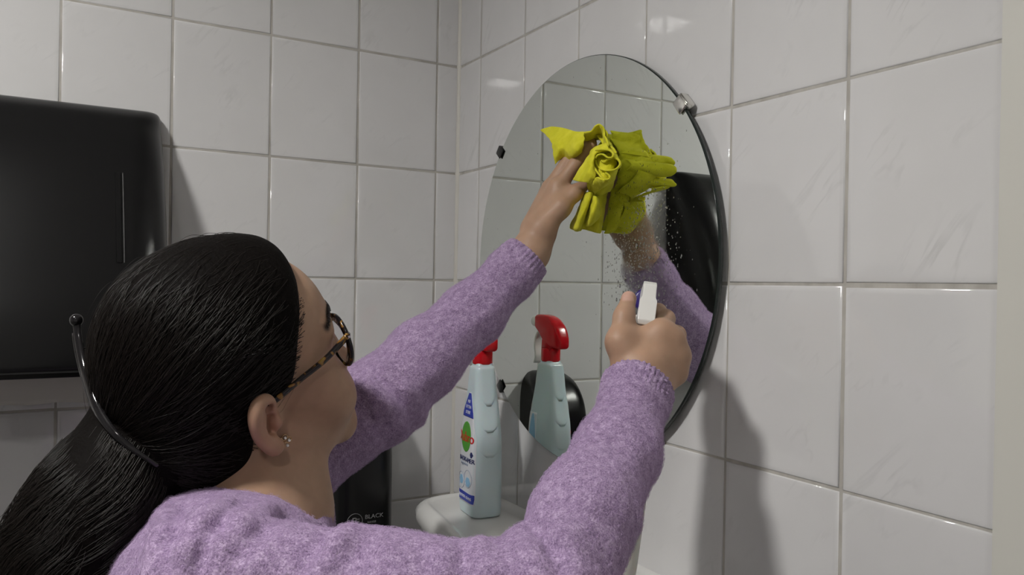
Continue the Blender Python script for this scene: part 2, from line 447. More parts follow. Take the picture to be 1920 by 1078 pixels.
# ---------------------------------------------------------------- wash basin
ZD = Z0-0.358
M_CERAMIC = mat('white_ceramic', (0.74, 0.74, 0.72), 0.10, 0.0, **{'Coat Weight': 0.3})
def basin():
    t = empty('wash_basin', (-0.1, -0.40, ZD))
    tag(t, 'small white ceramic wash basin under the round mirror', 'wash basin')
    y0, y1 = -0.112, -0.690
    plan = spline([(0.0, y0), (-0.050, y0-0.001), (-0.098, y0-0.004), (-0.132, y0-0.018), (-0.150, y0-0.050), (-0.161, -0.23), (-0.178, -0.34), (-0.184, -0.404), (-0.178, -0.47), (-0.161, -0.575), (-0.150, y1+0.050), (-0.132, y1+0.018), (-0.098, y1+0.004), (-0.05, y1+0.001), (0.0, y1)], 120)
    outline = np.vstack([plan, np.stack([np.zeros(40), np.linspace(y1, y0, 42)[1:-1]], -1)])
    bx, by, ba, bb = -0.092, -0.470, 0.062, 0.150
    th = np.arctan2(outline[:, 1]-by, outline[:, 0]-bx)
    n = 160
    tq = np.linspace(-np.pi, np.pi, n, endpoint=False)
    o_ = np.argsort(th); rad = np.interp(tq, np.r_[th[o_]-2*np.pi, th[o_], th[o_]+2*np.pi], np.tile(np.hypot(outline[o_, 0]-bx, outline[o_, 1]-by), 3))
    B = np.array([bx, by]); P0 = B+np.stack([np.cos(tq), np.sin(tq)], -1)*rad[:, None]
    T = np.roll(P0, -1, 0)-np.roll(P0, 1, 0); Nn = np.stack([T[:, 1], -T[:, 0]], -1); Nn /= np.linalg.norm(Nn, axis=1)[:, None]
    free = np.clip(-P0[:, 0]/0.02, 0, 1)[:, None]          # 0 along the wall
    cen = np.array([0.0, (y0+y1)/2])
    def ring(sc, dz, ins, lift=1.0):
        P = P0-Nn*ins*free
        P = cen+(P-cen)*sc
        P[:, 0] = np.minimum(P[:, 0], 0.0)
        return np.c_[P, np.full(n, dz)]
    rings = [ring(0.28, -0.165, 0.0), ring(0.48, -0.150, 0.0), ring(0.64, -0.118, 0), ring(0.78, -0.080, 0), ring(0.885, -0.054, 0), ring(0.955, -0.038, 0), ring(0.988, -0.028, 0), ring(1, -0.020, 0.0), ring(1, -0.014, 0.0008), ring(1, -0.008, 0.003), ring(1, -0.003, 0.0075), ring(1, 0.0, 0.013), ring(1, 0.0010, 0.018), ring(1, 0.0004, 0.022), ring(1, -0.0012, 0.025), ring(1, -0.0020, 0.029)]
    el = lambda s, dz: np.stack([bx+ba*s*np.cos(tq), by+bb*s*np.sin(tq), np.full(n, dz)], -1)
    rings += [np.c_[(rings[-1][:, :2]+el(1, 0)[:, :2])/2, np.full(n, -0.002)]]
    rings += [el(s, dz) for s, dz in ((1.0, -0.0022), (0.975, -0.006), (0.94, -0.020), (0.86, -0.06), (0.70, -0.095), (0.4, -0.112), (0.06, -0.116))]
    V, F = rings_mesh(rings)
    V = V+np.array([0.103, 0.40, 0])
    new_mesh('bowl', V, F, M_CERAMIC, t, True)
    V, F = tube([(0.008, -0.07, -0.1155), (0.008, -0.07, -0.1125)], 0.020, 24)
    new_mesh('drain', V, F, M_CHROME, t, True)
    P = [(0.010, -0.05, -0.17), (0.010, -0.05, -0.32), (0.02, -0.05, -0.36), (0.05, -0.05, -0.37), (0.098, -0.05, -0.37)]
    V, F = tube(spline(P, 24), 0.016, 14); new_mesh('waste_pipe', V, F, M_CHROME, t, True)
basin()

# ---------------------------------------------------------------- smooth-blend surface builder (for the figure)
class Field:
    def __init__(s): s.ops = []
    def add(s, fn, c, r, k=0.01, op='add'):
        s.ops.append((fn, np.asarray(c, float), float(r), k, op)); return s
    def cone(s, a, b, ra, rb=None, k=0.01, op='add'):
        a = np.asarray(a, float); b = np.asarray(b, float); rb = ra if rb is None else rb
        ab = b-a; L2 = max(float(ab@ab), 1e-12)
        def fn(P):
            t = np.clip(((P-a)@ab)/L2, 0, 1)
            return np.linalg.norm(P-a-t[:, None]*ab, axis=1)-(ra+(rb-ra)*t)
        return s.add(fn, (a+b)/2, np.sqrt(L2)/2+max(ra, rb), k, op)
    def chain(s, pts, rad, k=0.01, op='add'):
        for i in range(len(pts)-1): s.cone(pts[i], pts[i+1], rad[i], rad[i+1], k, op)
        return s
    def ball(s, c, r, k=0.01, op='add'): return s.cone(c, c, r, r, k, op)
    def ell(s, c, r, R=None, k=0.01, op='add'):
        c = np.asarray(c, float); r = np.asarray(r, float); R = np.eye(3) if R is None else np.asarray(R, float)
        def fn(P):
            q = (P-c)@R
            k0 = np.linalg.norm(q/r, axis=1); k1 = np.linalg.norm(q/(r*r), axis=1)
            return k0*(k0-1)/np.maximum(k1, 1e-9)
        return s.add(fn, c, r.max(), k, op)
    def ev(s, P, ops=None):
        d = np.full(len(P), 1.0)
        for fn, c, r, k, op in (s.ops if ops is None else ops):
            e = fn(P)
            if op == 'add':
                h = np.maximum(k-np.abs(d-e), 0)/k; d = np.minimum(d, e)-h*h*k*0.25
            elif op == 'sub':
                e = -e; h = np.maximum(k-np.abs(d-e), 0)/k; d = np.maximum(d, e)+h*h*k*0.25
            elif op == 'cut':                                   # keep only e<0
                h = np.maximum(k-np.abs(d-e), 0)/k; d = np.maximum(d, e)+h*h*k*0.25
            else:                                               # displacement
                d = d+e
        return d
    def near(s, c, R):
        return [o for o in s.ops if o[2] > 5 or np.linalg.norm(c-o[1])-o[2] < R+0.035]
    def project(s, P, it=2, step=0.0006):
        P = np.array(P, float); B = 0.06
        key = np.floor(P/B).astype(int); uq, inv = np.unique(key, axis=0, return_inverse=True); inv = inv.ravel()
        for b in range(len(uq)):
            idx = np.where(inv == b)[0]; ops = s.near((uq[b]+0.5)*B, B*0.87); Q = P[idx]
            if not ops: continue
            for _ in range(it):
                d, g = s.grad(Q, ops, step)
                Q = Q-np.clip(d/np.maximum((g*g).sum(1), 0.25), -0.004, 0.004)[:, None]*g
            P[idx] = Q
        return P
    def grad(s, Q, ops=None, step=0.0006):
        d = s.ev(Q, ops); g = np.empty_like(Q)
        for a in range(3):
            e = np.zeros(3); e[a] = step
            g[:, a] = (s.ev(Q+e, ops)-s.ev(Q-e, ops))/(2*step)
        return d, g
    def normals(s, P):
        out = np.zeros_like(P); B = 0.06
        key = np.floor(P/B).astype(int); uq, inv = np.unique(key, axis=0, return_inverse=True); inv = inv.ravel()
        for b in range(len(uq)):
            idx = np.where(inv == b)[0]; ops = s.near((uq[b]+0.5)*B, B*0.87)
            if ops: out[idx] = s.grad(P[idx], ops)[1]
        return out/np.maximum(np.linalg.norm(out, axis=1), 1e-9)[:, None]
    def mesh(s, lo, hi, h, proj=2):
        """surface nets over blocks; returns verts (n,3), quads (m,4)"""
        lo = np.asarray(lo, float); hi = np.asarray(hi, float); NB = 20
        nc = np.ceil((hi-lo)/h).astype(int)+1; nb = -(-nc//NB); tot = nb*NB+4
        lin = lambda I: (I[:, 0]*tot[1]+I[:, 1])*tot[2]+I[:, 2]
        cells = []; cpos = []; quads = []
        g1 = np.arange(NB+1); G = np.stack(np.meshgrid(g1, g1, g1, indexing='ij'), -1)
        rad = h*NB*0.87
        corner = [(a, b, c) for a in (0, 1) for b in (0, 1) for c in (0, 1)]
        ed = [(i, j) for i in range(8) for j in range(i+1, 8) if sum(abs(np.subtract(corner[i], corner[j]))) == 1]
        for bi in np.ndindex(*nb):
            b0 = np.array(bi)*NB; cen = lo+(b0+NB/2)*h
            ops = s.near(cen, rad)
            if not any(o[4] == 'add' for o in ops): continue
            if abs(s.ev(cen[None], ops)[0]) > rad*1.25+0.012: continue
            X = (lo+(G.reshape(-1, 3)+b0)*h)
            D = s.ev(X, ops).reshape(NB+1, NB+1, NB+1); I = D < 0
            if not I.any() or I.all(): continue
            stack = np.stack([I[a:a+NB, b:b+NB, c:c+NB] for a, b, c in corner], -1)
            act = stack.any(-1) & ~stack.all(-1); ci = np.argwhere(act)
            val = np.stack([D[ci[:, 0]+a, ci[:, 1]+b, ci[:, 2]+c] for a, b, c in corner], -1)
            acc = np.zeros((len(ci), 3)); cnt = np.zeros(len(ci))
            for i, j in ed:
                va, vb = val[:, i], val[:, j]; mk = (va < 0) != (vb < 0)
                t = np.where(mk, va/np.where(mk, va-vb, 1), 0)
                acc += mk[:, None]*(np.array(corner[i])+t[:, None]*(np.array(corner[j])-np.array(corner[i]))); cnt += mk
            Q = lo+(ci+b0+acc/cnt[:, None])*h
            for _ in range(proj):
                d, g = s.grad(Q, ops); Q = Q-np.clip(d/np.maximum((g*g).sum(1), 0.25), -h, h)[:, None]*g
            cells.append(lin(ci+b0+1)); cpos.append(Q)
            for ax in range(3):
                sl0 = [slice(0, NB)]*3; sl1 = [slice(0, NB)]*3; sl1[ax] = slice(1, NB+1)
                A, Bq = I[tuple(sl0)], I[tuple(sl1)]
                e = np.argwhere(A != Bq); fl = A[tuple(e.T)]
                u, v = [(1, 2), (2, 0), (0, 1)][ax]; du = np.zeros(3, int); du[u] = 1; dv = np.zeros(3, int); dv[v] = 1
                e = e+b0+1
                q = np.stack([lin(e-du-dv), lin(e-dv), lin(e), lin(e-du)], 1)
                q[~fl] = q[~fl][:, ::-1]; quads.append(q)
        cells = np.concatenate(cells); cpos = np.concatenate(cpos); quads = np.concatenate(quads)
        o = np.argsort(cells); cells = cells[o]; cpos = cpos[o]
        ix = np.searchsorted(cells, quads); ix = np.minimum(ix, len(cells)-1)
        ok = (cells[ix] == quads).all(1)
        return cpos, ix[ok]
def fast_mesh(name, V, Q, mat_=None, parent=None):
    me = bpy.data.meshes.new(name)
    me.vertices.add(len(V)); me.vertices.foreach_set('co', np.asarray(V, np.float32).ravel())
    n = Q.shape[1]
    me.loops.add(Q.size); me.loops.foreach_set('vertex_index', Q.astype(np.int32).ravel())
    me.polygons.add(len(Q)); me.polygons.foreach_set('loop_start', np.arange(0, Q.size, n, dtype=np.int32))
    me.update(calc_edges=True); me.validate()
    return mesh_obj(name, me, mat_, parent, True)
def refine(V, Q, mask_fn, field, proj=2):
    """split the quads whose centre satisfies mask_fn once and drop the new points onto the surface"""
    bm = bmesh.new(); me = bpy.data.meshes.new('tmp')
    me.from_pydata(V.tolist(), [], Q.tolist()); bm.from_mesh(me); bpy.data.meshes.remove(me)
    return bm
def hair_curves(name, strands, radius, mat_, parent=None):
    """strands (n, m, 3) array; radius (n, m) or (m,)"""
    n, m = strands.shape[:2]
    hc = bpy.data.hair_curves.new(name); hc.add_curves([m]*n)
    hc.points.foreach_set('position', strands.reshape(-1, 3).astype(np.float32).ravel())
    r = np.broadcast_to(np.asarray(radius, np.float32), (n, m)).astype(np.float32)
    hc.points.foreach_set('radius', r.ravel())
    o = bpy.data.objects.new(name, hc); COL.objects.link(o)
    hc.materials.append(mat_)
    if parent: o.parent = parent
    return o

# ---------------------------------------------------------------- the person
HP = at(466, 716, 0.780)
def head_rot(yaw, pit, rol):
    cz, sz = math.cos(yaw), math.sin(yaw); Rz = np.array([[cz, -sz, 0], [sz, cz, 0], [0, 0, 1]])
    c, s = math.cos(pit), math.sin(pit); Ry = np.array([[c, 0, -s], [0, 1, 0], [s, 0, c]])
    c, s = math.cos(rol), math.sin(rol); Rx = np.array([[1, 0, 0], [0, c, -s], [0, s, c]])
    return Rz@Ry@Rx
HR = head_rot(0.120, 0.372, 0.175)          # head tipped back and over to the right shoulder
def hl(*p): return HP+HR@np.array(p, float)   # head-local -> world
def to_local(P): return (P-HP)@HR
skin = Field()
SK = 0.012
# skull and face (x forward, y left, z up in head space)
skin.ell(hl(-0.012, 0, 0.050), (0.096, 0.073, 0.088), HR, 0.02)
skin.ell(hl(0.027, 0, 0.048), (0.060, 0.061, 0.058), HR, 0.03)
skin.ell(hl(0.032, 0, -0.018), (0.052, 0.057, 0.072), HR, 0.03)
for sy in (-1, 1):
    skin.cone(hl(0.012, sy*0.0415, -0.055), hl(0.072, sy*0.013, -0.084), 0.015, 0.015, 0.03)   # jaw
    skin.ball(hl(0.053, sy*0.042, -0.010), 0.022, 0.025)                                      # cheekbone
    skin.ball(hl(0.063, sy*0.033, -0.038), 0.0255, 0.025)                                      # cheek
    skin.cone(hl(0.083, sy*0.012, 0.040), hl(0.068, sy*0.048, 0.037), 0.010, 0.009, 0.016)    # brow
skin.ball(hl(0.076, 0, -0.082), 0.0165, 0.02)                                                 # chin
skin.ell(hl(0.066, 0, -0.047), (0.028, 0.032, 0.030), HR, 0.02)
for sy in (-1, 1):
    skin.ball(hl(0.098, sy*0.033, 0.020), 0.019, 0.016, 'sub')                                # socket
    skin.ball(hl(0.0685, sy*0.032, 0.020), 0.0140, 0.006)                                     # lids over the eye
    skin.cone(hl(0.084, sy*0.022, 0.0165), hl(0.079, sy*0.042, 0.0170), 0.0030, 0.0025, 0.003, 'sub')
    skin.cone(hl(0.0835, sy*0.020, 0.0205), hl(0.077, sy*0.044, 0.0200), 0.0020, 0.0018, 0.004)   # upper lid rim
skin.cone(hl(0.086, 0, 0.030), hl(0.0990, 0, -0.010), 0.0070, 0.0072, 0.013)                  # nose
skin.ball(hl(0.1020, 0, -0.0165), 0.0074, 0.008)
for sy in (-1, 1):
    skin.ball(hl(0.0920, sy*0.0100, -0.0240), 0.0070, 0.006)
    skin.ell(hl(0.0965, sy*0.0062, -0.0305), (0.005, 0.003, 0.003), HR, 0.003, 'sub')
# lips
skin.chain([hl(0.082, -0.025, -0.0570), hl(0.0892, -0.012, -0.0525), hl(0.0925, -0.004, -0.0505), hl(0.0925, 0.004, -0.0505), hl(0.0892, 0.012, -0.0525), hl(0.082, 0.025, -0.0570)], [0.002, 0.0042, 0.0050, 0.0050, 0.0042, 0.002], 0.006)
skin.chain([hl(0.082, -0.023, -0.0580), hl(0.0882, -0.010, -0.0620), hl(0.0905, 0.0, -0.0630), hl(0.0882, 0.010, -0.0620), hl(0.082, 0.023, -0.0580)], [0.002, 0.0048, 0.0056, 0.0048, 0.002], 0.006)
skin.chain([hl(0.0835, -0.027, -0.0575), hl(0.0945, -0.008, -0.0563), hl(0.0962, 0, -0.0560), hl(0.0945, 0.008, -0.0563), hl(0.0835, 0.027, -0.0575)], [0.0012]*5, 0.003, 'sub')
# ears
def ear(sy):
    eo = np.array([-0.0106, sy*0.0705, -0.0125]); th = -0.15; fl = 0.28
    ex = np.array([-math.cos(th)*math.cos(fl), sy*math.sin(fl), -math.sin(th)*math.cos(fl)])   # towards the rim, away from the head
    ez = np.array([-math.sin(th), 0.0, math.cos(th)]); ez -= ex*(ez@ex); ez /= np.linalg.norm(ez); en = np.cross(ex, ez)
    if en[1]*sy < 0: en = -en
    E = lambda a, b, c=0.0: hl(*(eo+0.80*(ex*a+ez*b+en*c)))
    Re = HR@np.stack([ex, ez, en], 1)
    skin.ell(E(0.0135, 0.001, -0.001), (0.0130, 0.0215, 0.0060), Re, 0.006)
    skin.cone(E(0.002, 0.006, -0.004), hl(-0.006, sy*0.050, -0.008), 0.009, 0.012, 0.010)
    skin.cone(E(0.004, -0.012, -0.002), hl(-0.002, sy*0.050, -0.020), 0.005, 0.009, 0.006)
    rim = spline([E(0.003, 0.010, 0.004), E(0.004, 0.022, 0.006), E(0.012, 0.0300, 0.007), E(0.0225, 0.0275, 0.008), E(0.0285, 0.017, 0.0085), E(0.0285, 0.003, 0.008), E(0.0235, -0.012, 0.006), E(0.0155, -0.0235, 0.008), E(0.008, -0.028, 0.009)], 22)
    skin.chain(rim, np.interp(np.linspace(0, 1, 22), [0, 0.2, 0.45, 0.75, 1], [0.0024, 0.0040, 0.0047, 0.0045, 0.0060]), 0.005)
    skin.ball(E(0.0080, -0.0285, 0.009), 0.0070, 0.005)                  # lobe
    anti = spline([E(0.0185, 0.019, 0.0055), E(0.0205, 0.006, 0.0065), E(0.0165, -0.009, 0.006), E(0.009, -0.0155, 0.005)], 9)
    skin.chain(anti, [0.0030]*9, 0.006)                                  # antihelix
    skin.ell(E(0.0095, -0.001, 0.0085), (0.0072, 0.0105, 0.0075), Re, 0.003, 'sub')   # concha
    skin.ell(E(0.0105, 0.0195, 0.0085), (0.0045, 0.0050, 0.0045), Re, 0.003, 'sub')   # hollow under the rim
    skin.ball(E(-0.001, -0.004, 0.0055), 0.0050, 0.005)                  # tragus
    return E
# neck, trunk, arms (world space)
NB = at(490, 968, 0.778)
skin.cone(hl(-0.022, 0.004, -0.030), NB, 0.043, 0.051, 0.025)
skin.cone(hl(0.028, 0, -0.062), NB+np.array([0.020, 0, 0]), 0.026, 0.034, 0.03)
EAR_R = ear(-1); ear(1)
RS = at(400, 1100, 0.615); RE = at(1030, 1140, 0.588); RW = at(1200, 740, 0.768)
LS = at(520, 890, 0.900); LW = at(994, 474, 1.062); LE = at(770, 697, 1.000)
CH = (RS+LS)/2+np.array([-0.035, 0, -0.10]); PEL = np.array([-0.640, -0.570, 0.560])
skin.cone(NB, CH, 0.055, 0.075, 0.05)
skin.cone(CH, PEL, 0.085, 0.095, 0.05)
skin.cone(RS, LS, 0.035, 0.035, 0.05)
skin.chain([RS, RE], [0.036, 0.032], 0.03); skin.chain([LS, LE], [0.036, 0.031], 0.03)
skin.chain([RE, at(1098, 962, 0.648), at(1157, 850, 0.708), RW], [0.032, 0.028, 0.024, 0.0215], 0.02)
skin.chain([LE, at(887, 588, 1.040), LW], [0.031, 0.025, 0.0215], 0.02)
# right hand: fist round the neck of the spray bottle, back of the hand towards the camera
A = at
wr = A(1206, 742, 0.768)
mi, mm, mr, mp = A(1240, 623, 0.782), A(1259, 638, 0.783), A(1270, 667, 0.785), A(1264, 698, 0.786)
skin.chain([wr, A(1203, 690, 0.770)], [0.0235, 0.022], 0.02)
skin.cone(A(1200, 700, 0.774), mi, 0.018, 0.0125, 0.012); skin.cone(A(1207, 705, 0.774), mm, 0.018, 0.0125, 0.012)
skin.cone(A(1212, 712, 0.774), mr, 0.018, 0.0122, 0.012); skin.cone(A(1218, 722, 0.774), mp, 0.018, 0.0118, 0.012)
skin.cone(A(1190, 690, 0.781), A(1225, 660, 0.790), 0.016, 0.014, 0.012)
KF = 0.0045
skin.chain([mi, A(1248, 598, 0.812), A(1234, 584, 0.838), A(1213, 584, 0.848)], [0.0110, 0.0092, 0.0082, 0.0072], KF)
skin.chain([mm, A(1268, 628, 0.816), A(1256, 622, 0.840), A(1222, 630, 0.841)], [0.0112, 0.0095, 0.0085, 0.0075], KF)
skin.chain([mr, A(1273, 664, 0.817), A(1256, 661, 0.838), A(1222, 668, 0.838)], [0.0108, 0.0090, 0.0082, 0.0074], KF)
skin.chain([mp, A(1263, 703, 0.813), A(1252, 700, 0.829), A(1225, 703, 0.829)], [0.0100, 0.0082, 0.0074, 0.0068], KF)
for q in (mi, mm, mr, mp): skin.ball(q+(-FW*0.0024), 0.0098, 0.010)
# thumb along the side of the sprayer
skin.chain([A(1182, 705, 0.772), A(1163, 640, 0.774), A(1170, 594, 0.784), A(1179, 560, 0.794)], [0.0170, 0.0120, 0.0088, 0.0078], 0.010)
skin.cone(A(1168, 645, 0.778), A(1222, 632, 0.784), 0.011, 0.011, 0.014)      # web between thumb and index
# left hand: fingers pushed into the cloth, thumb closing from below
lw = LW
li, lm_, lr, lp = A(1046, 352, 1.074), A(1032, 352, 1.092), A(1026, 362, 1.108), A(1024, 378, 1.120)
skin.chain([lw, A(1010, 440, 1.066)], [0.0235, 0.022], 0.02)
skin.cone(A(1014, 432, 1.066), li, 0.018, 0.0115, 0.012); skin.cone(A(1008, 430, 1.074), lm_, 0.018, 0.0115, 0.012)
skin.cone(A(1004, 428, 1.080), lr, 0.017, 0.0115, 0.012); skin.cone(A(1004, 432, 1.086), lp, 0.016, 0.0110, 0.012)
skin.chain([li, A(1078, 309, 1.075), A(1097, 287, 1.078), A(1110, 272, 1.078)], [0.0105, 0.0090, 0.0080, 0.0072], KF)
skin.chain([lm_, A(1066, 300, 1.092), A(1092, 276, 1.090), A(1108, 264, 1.082)], [0.0108, 0.0092, 0.0082, 0.0072], KF)
skin.chain([lr, A(1060, 312, 1.108), A(1082, 288, 1.104), A(1098, 276, 1.092)], [0.0104, 0.0088, 0.0080, 0.0070], KF)
skin.chain([lp, A(1052, 338, 1.120), A(1070, 316, 1.116), A(1082, 304, 1.108)], [0.0094, 0.0078, 0.0070, 0.0062], KF)
skin.chain([A(1018, 425, 1.058), A(1052, 388, 1.056), A(1078, 362, 1.062), A(1098, 345, 1.070)], [0.0165, 0.0118, 0.0092, 0.0076], 0.010)
skin.cone(A(1050, 392, 1.062), li, 0.008, 0.009, 0.014)
def in_fine(P):
    L = to_local(P)
    return (L[:, 0] > -0.045) & (np.abs(L).max(1) < 0.14)
V, Q = skin.mesh((-0.78, -0.95, 0.40), (0.0, -0.30, 1.48), 0.0022)
person = fast_mesh('person', V, Q)
SKIN_COL = None
def skin_material():
    m = mat('skin', (0.55, 0.34, 0.24), 0.48, 0.0, **{'Subsurface Weight': 0.12, 'Subsurface Scale': 0.006, 'Specular IOR Level': 0.35})
    m.node_tree.nodes['Principled BSDF'].inputs['Subsurface Radius'].default_value = (1.0, 0.35, 0.2)
    t = NT(m)
    at_ = t.n('ShaderNodeAttribute', attribute_name='tint')
    tc = t.n('ShaderNodeTexCoord')
    n1 = t.n('ShaderNodeTexNoise', i_Scale=45.0, i_Detail=4.0); t.l(tc, 'Object', n1, 'Vector')
    mx = t.n('ShaderNodeMix', data_type='RGBA', blend_type='MULTIPLY'); mx.inputs[0].default_value = 1.0
    t.l(at_, 'Color', mx, 6)
    t.t.links.new(t.ramp(n1.outputs[0], [(0.3, (0.90, 0.87, 0.86)), (0.7, (1.05, 1.03, 1.02))]), mx.inputs[7])
    t.t.links.new(mx.outputs[2], t.b.inputs['Base Color'])
    n2 = t.n('ShaderNodeTexNoise', i_Scale=700.0, i_Detail=3.0); t.l(tc, 'Object', n2, 'Vector')
    t.bump(n2.outputs[0], 0.12, 0.0006)
    return m
person.data.materials.append(skin_material())
L = to_local(V)
BROW = np.array([(0.088, 0.010, 0.046), (0.086, 0.024, 0.0505), (0.079, 0.043, 0.0500), (0.068, 0.056, 0.0435)])
def seg_dist(P, poly):
    out = np.full(len(P), 9.0)
    for a, b in zip(poly[:-1], poly[1:]):
        ab = b-a; t_ = np.clip(((P-a)@ab)/(ab@ab), 0, 1); out = np.minimum(out, np.linalg.norm(P-a-t_[:, None]*ab, axis=1))
    return out
base = np.tile(np.array([0.425, 0.272, 0.185]), (len(V), 1))
def blend(mask, col):
    global base
    mask = np.clip(mask, 0, 1)[:, None]; base = base*(1-mask)+np.array(col)*mask
lipd = np.maximum(np.abs(L[:, 2]+0.0570)/0.0095, np.abs(L[:, 1])/0.026)
blend((1.15-lipd)*4*(L[:, 0] > 0.078), (0.33, 0.16, 0.125))
for sy in (-1, 1):
    ck = np.linalg.norm((L-np.array([0.062, sy*0.040, -0.026]))/np.array([0.03, 0.024, 0.022]), axis=1)
    blend((1-ck)*0.35, (0.43, 0.225, 0.16))
    er = np.linalg.norm((L-np.array([-0.018, sy*0.076, -0.012]))/np.array([0.03, 0.02, 0.04]), axis=1)
    blend((1.1-er)*0.6*(np.abs(L[:, 1]) > 0.066), (0.44, 0.21, 0.15))
    # brow: soft dark underlay
    bd = seg_dist(L*np.array([1, sy, 1]), BROW); wd = 0.0046
    blend((1.3-bd/wd)*1.5, (0.028, 0.018, 0.014))
for tip, r in ((A(1179, 556, 0.790), 0.011), (A(1098, 345, 1.070), 0.010)):
    blend((1-np.linalg.norm(V-tip, axis=1)/r)*0.6, (0.47, 0.27, 0.20))
def surf(px, py, d0):
    t_ = d0
    for _ in range(80):
        d_ = skin.ev(at(px, py, t_)[None])[0]
        if d_ < 0.0003: break
        t_ += d_*0.9
    return at(px, py, t_)
nail = surf(1177, 551, 0.70); nd_ = V-nail
nu_ = np.abs(nd_@np.array(RT)); nv_ = np.abs(nd_@np.array(UP))
blend((1.2-np.maximum(nu_/0.0052, nv_/0.0060))*5*(nd_@FW < 0.006), (0.56, 0.36, 0.29))
ca = person.data.color_attributes.new('tint', 'FLOAT_COLOR', 'POINT')
ca.data.foreach_set('color', np.c_[base, np.ones(len(base))].astype(np.float32).ravel())
tag(person, 'person with dark ponytail in a lilac sweater wiping the round mirror', 'person')


# ---------------------------------------------------------------- hair
hair = Field()
hair.ell(hl(-0.018, 0, 0.054), (0.106, 0.083, 0.098), HR, 0.02)
hair.ell(hl(-0.064, 0, 0.010), (0.064, 0.068, 0.078), HR, 0.03)
hair.ell(hl(0.030, 0, 0.075), (0.050, 0.060, 0.055), HR, 0.03)
hair.ell(hl(-0.058, 0, -0.040), (0.048, 0.060, 0.062), HR, 0.03)
HZ = np.array([-0.14, -0.09, -0.05, -0.030, -0.012, -0.002, 0.004, 0.02, 0.05, 0.068, 0.085, 0.096, 0.108, 0.125, 0.16])
HX = np.array([-0.030, -0.026, -0.023, -0.021, -0.018, 0.012, 0.027, 0.034, 0.043, 0.049, 0.056, 0.061, 0.065, 0.070, 0.074])
def hair_cut(P):
    L = to_local(P)
    return (L[:, 0]-np.interp(L[:, 2], HZ, HX))*0.75
hair.add(hair_cut, HP, 9.0, 0.020, 'cut')
hair.add(lambda P: -(to_local(P)[:, 2]+0.105-0.3*to_local(P)[:, 0]*0)*0.8, HP, 9.0, 0.02, 'cut')
PT = spline([at(275, 785, 0.735), at(236, 855, 0.712), at(192, 930, 0.694), at(142, 1008, 0.680), at(102, 1080, 0.670), at(70, 1180, 0.662), at(50, 1280, 0.66)], 40)
PR = np.interp(np.linspace(0, 1, 40), [0, 0.15, 0.35, 0.6, 0.8, 1], [0.040, 0.046, 0.053, 0.053, 0.050, 0.042])
hair_mass = Field(); hair_mass.ops = list(hair.ops)
for i in range(0, 39, 3): hair_mass.cone(PT[i], PT[min(i+3, 39)], PR[i]*0.86, PR[min(i+3, 39)]*0.86, 0.02)
def hair_material(name, c, rough):
    m = mat(name, c, rough, 0.0, **{'Specular IOR Level': 0.05}); t = NT(m)
    tc = t.n('ShaderNodeTexCoord')
    n = t.n('ShaderNodeTexNoise', i_Scale=220.0, i_Detail=4.0); t.l(tc, 'Object', n, 'Vector')
    t.bump(n.outputs[0], 0.5, 0.002)
    return m
M_HAIR = hair_material('dark_hair', (0.0045, 0.0036, 0.0032), 0.65)
V, Q = hair_mass.mesh((-0.82, -0.80, 0.88), (-0.30, -0.36, 1.42), 0.0035)
hair_o = fast_mesh('hair', V, Q, M_HAIR, person); hair_o['label'] = 'black hair pulled back into a ponytail'
# strands combed from the hairline back to the clip
def strand_material():
    m = bpy.data.materials.new('hair_strand'); m.use_nodes = True; nt = m.node_tree
    b = nt.nodes['Principled BSDF']
    b.inputs['Base Color'].default_value = (0.0085, 0.0058, 0.0046, 1); b.inputs['Roughness'].default_value = 0.42
    b.inputs['Specular IOR Level'].default_value = 0.32
    return m
M_STRAND = strand_material()
G = hl(-0.120, -0.004, 0.008)                         # where the hair is gathered
def comb(n, m, lift):
    d = rng.normal(size=(n*6, 3)); d /= np.linalg.norm(d, axis=1)[:, None]
    P = hl(-0.02, 0, 0.045)+d@np.diag([0.12, 0.12, 0.12])@np.eye(3)
    P = hair.project(P, 8, 0.001)
    L = to_local(P); ok = (np.abs(hair.ev(P)) < 0.004) & (L[:, 0] < np.interp(L[:, 2], HZ, HX)+0.002) & (L[:, 0] > -0.11) & (L[:, 2] > -0.07) & (L[:, 1] < 0.06)
    P = P[ok][:n]; n = len(P)
    out = [P.copy()]; q = P.copy(); wob = rng.normal(size=(n, 3))*0.18
    length = rng.uniform(0.5, 1.0, n)
    for i in range(m-1):
        v = G-q; dist = np.linalg.norm(v, axis=1); v = v/np.maximum(dist, 1e-6)[:, None]
        v = v+wob*(0.6+0.4*math.sin(i*0.7)); step = np.minimum(0.0125*length, dist*0.5)
        q = q+v*step[:, None]
        q = hair.project(q, 1, 0.001)
        out.append(q.copy())
    S = np.stack(out, 1)
    N_ = hair.normals(S.reshape(-1, 3)).reshape(S.shape)
    env = np.sin(np.linspace(0.0, 1, m)*np.pi)**0.5
    lf = np.abs(rng.normal(size=(n, 1, 1)))*lift+0.0006
    return S+N_*lf*env[None, :, None]
s1 = comb(6500, 14, 0.0014)
o = hair_curves('combed_strands', s1, np.linspace(0.00024, 0.00014, 14), M_STRAND, hair_o); o['kind'] = 'stuff'
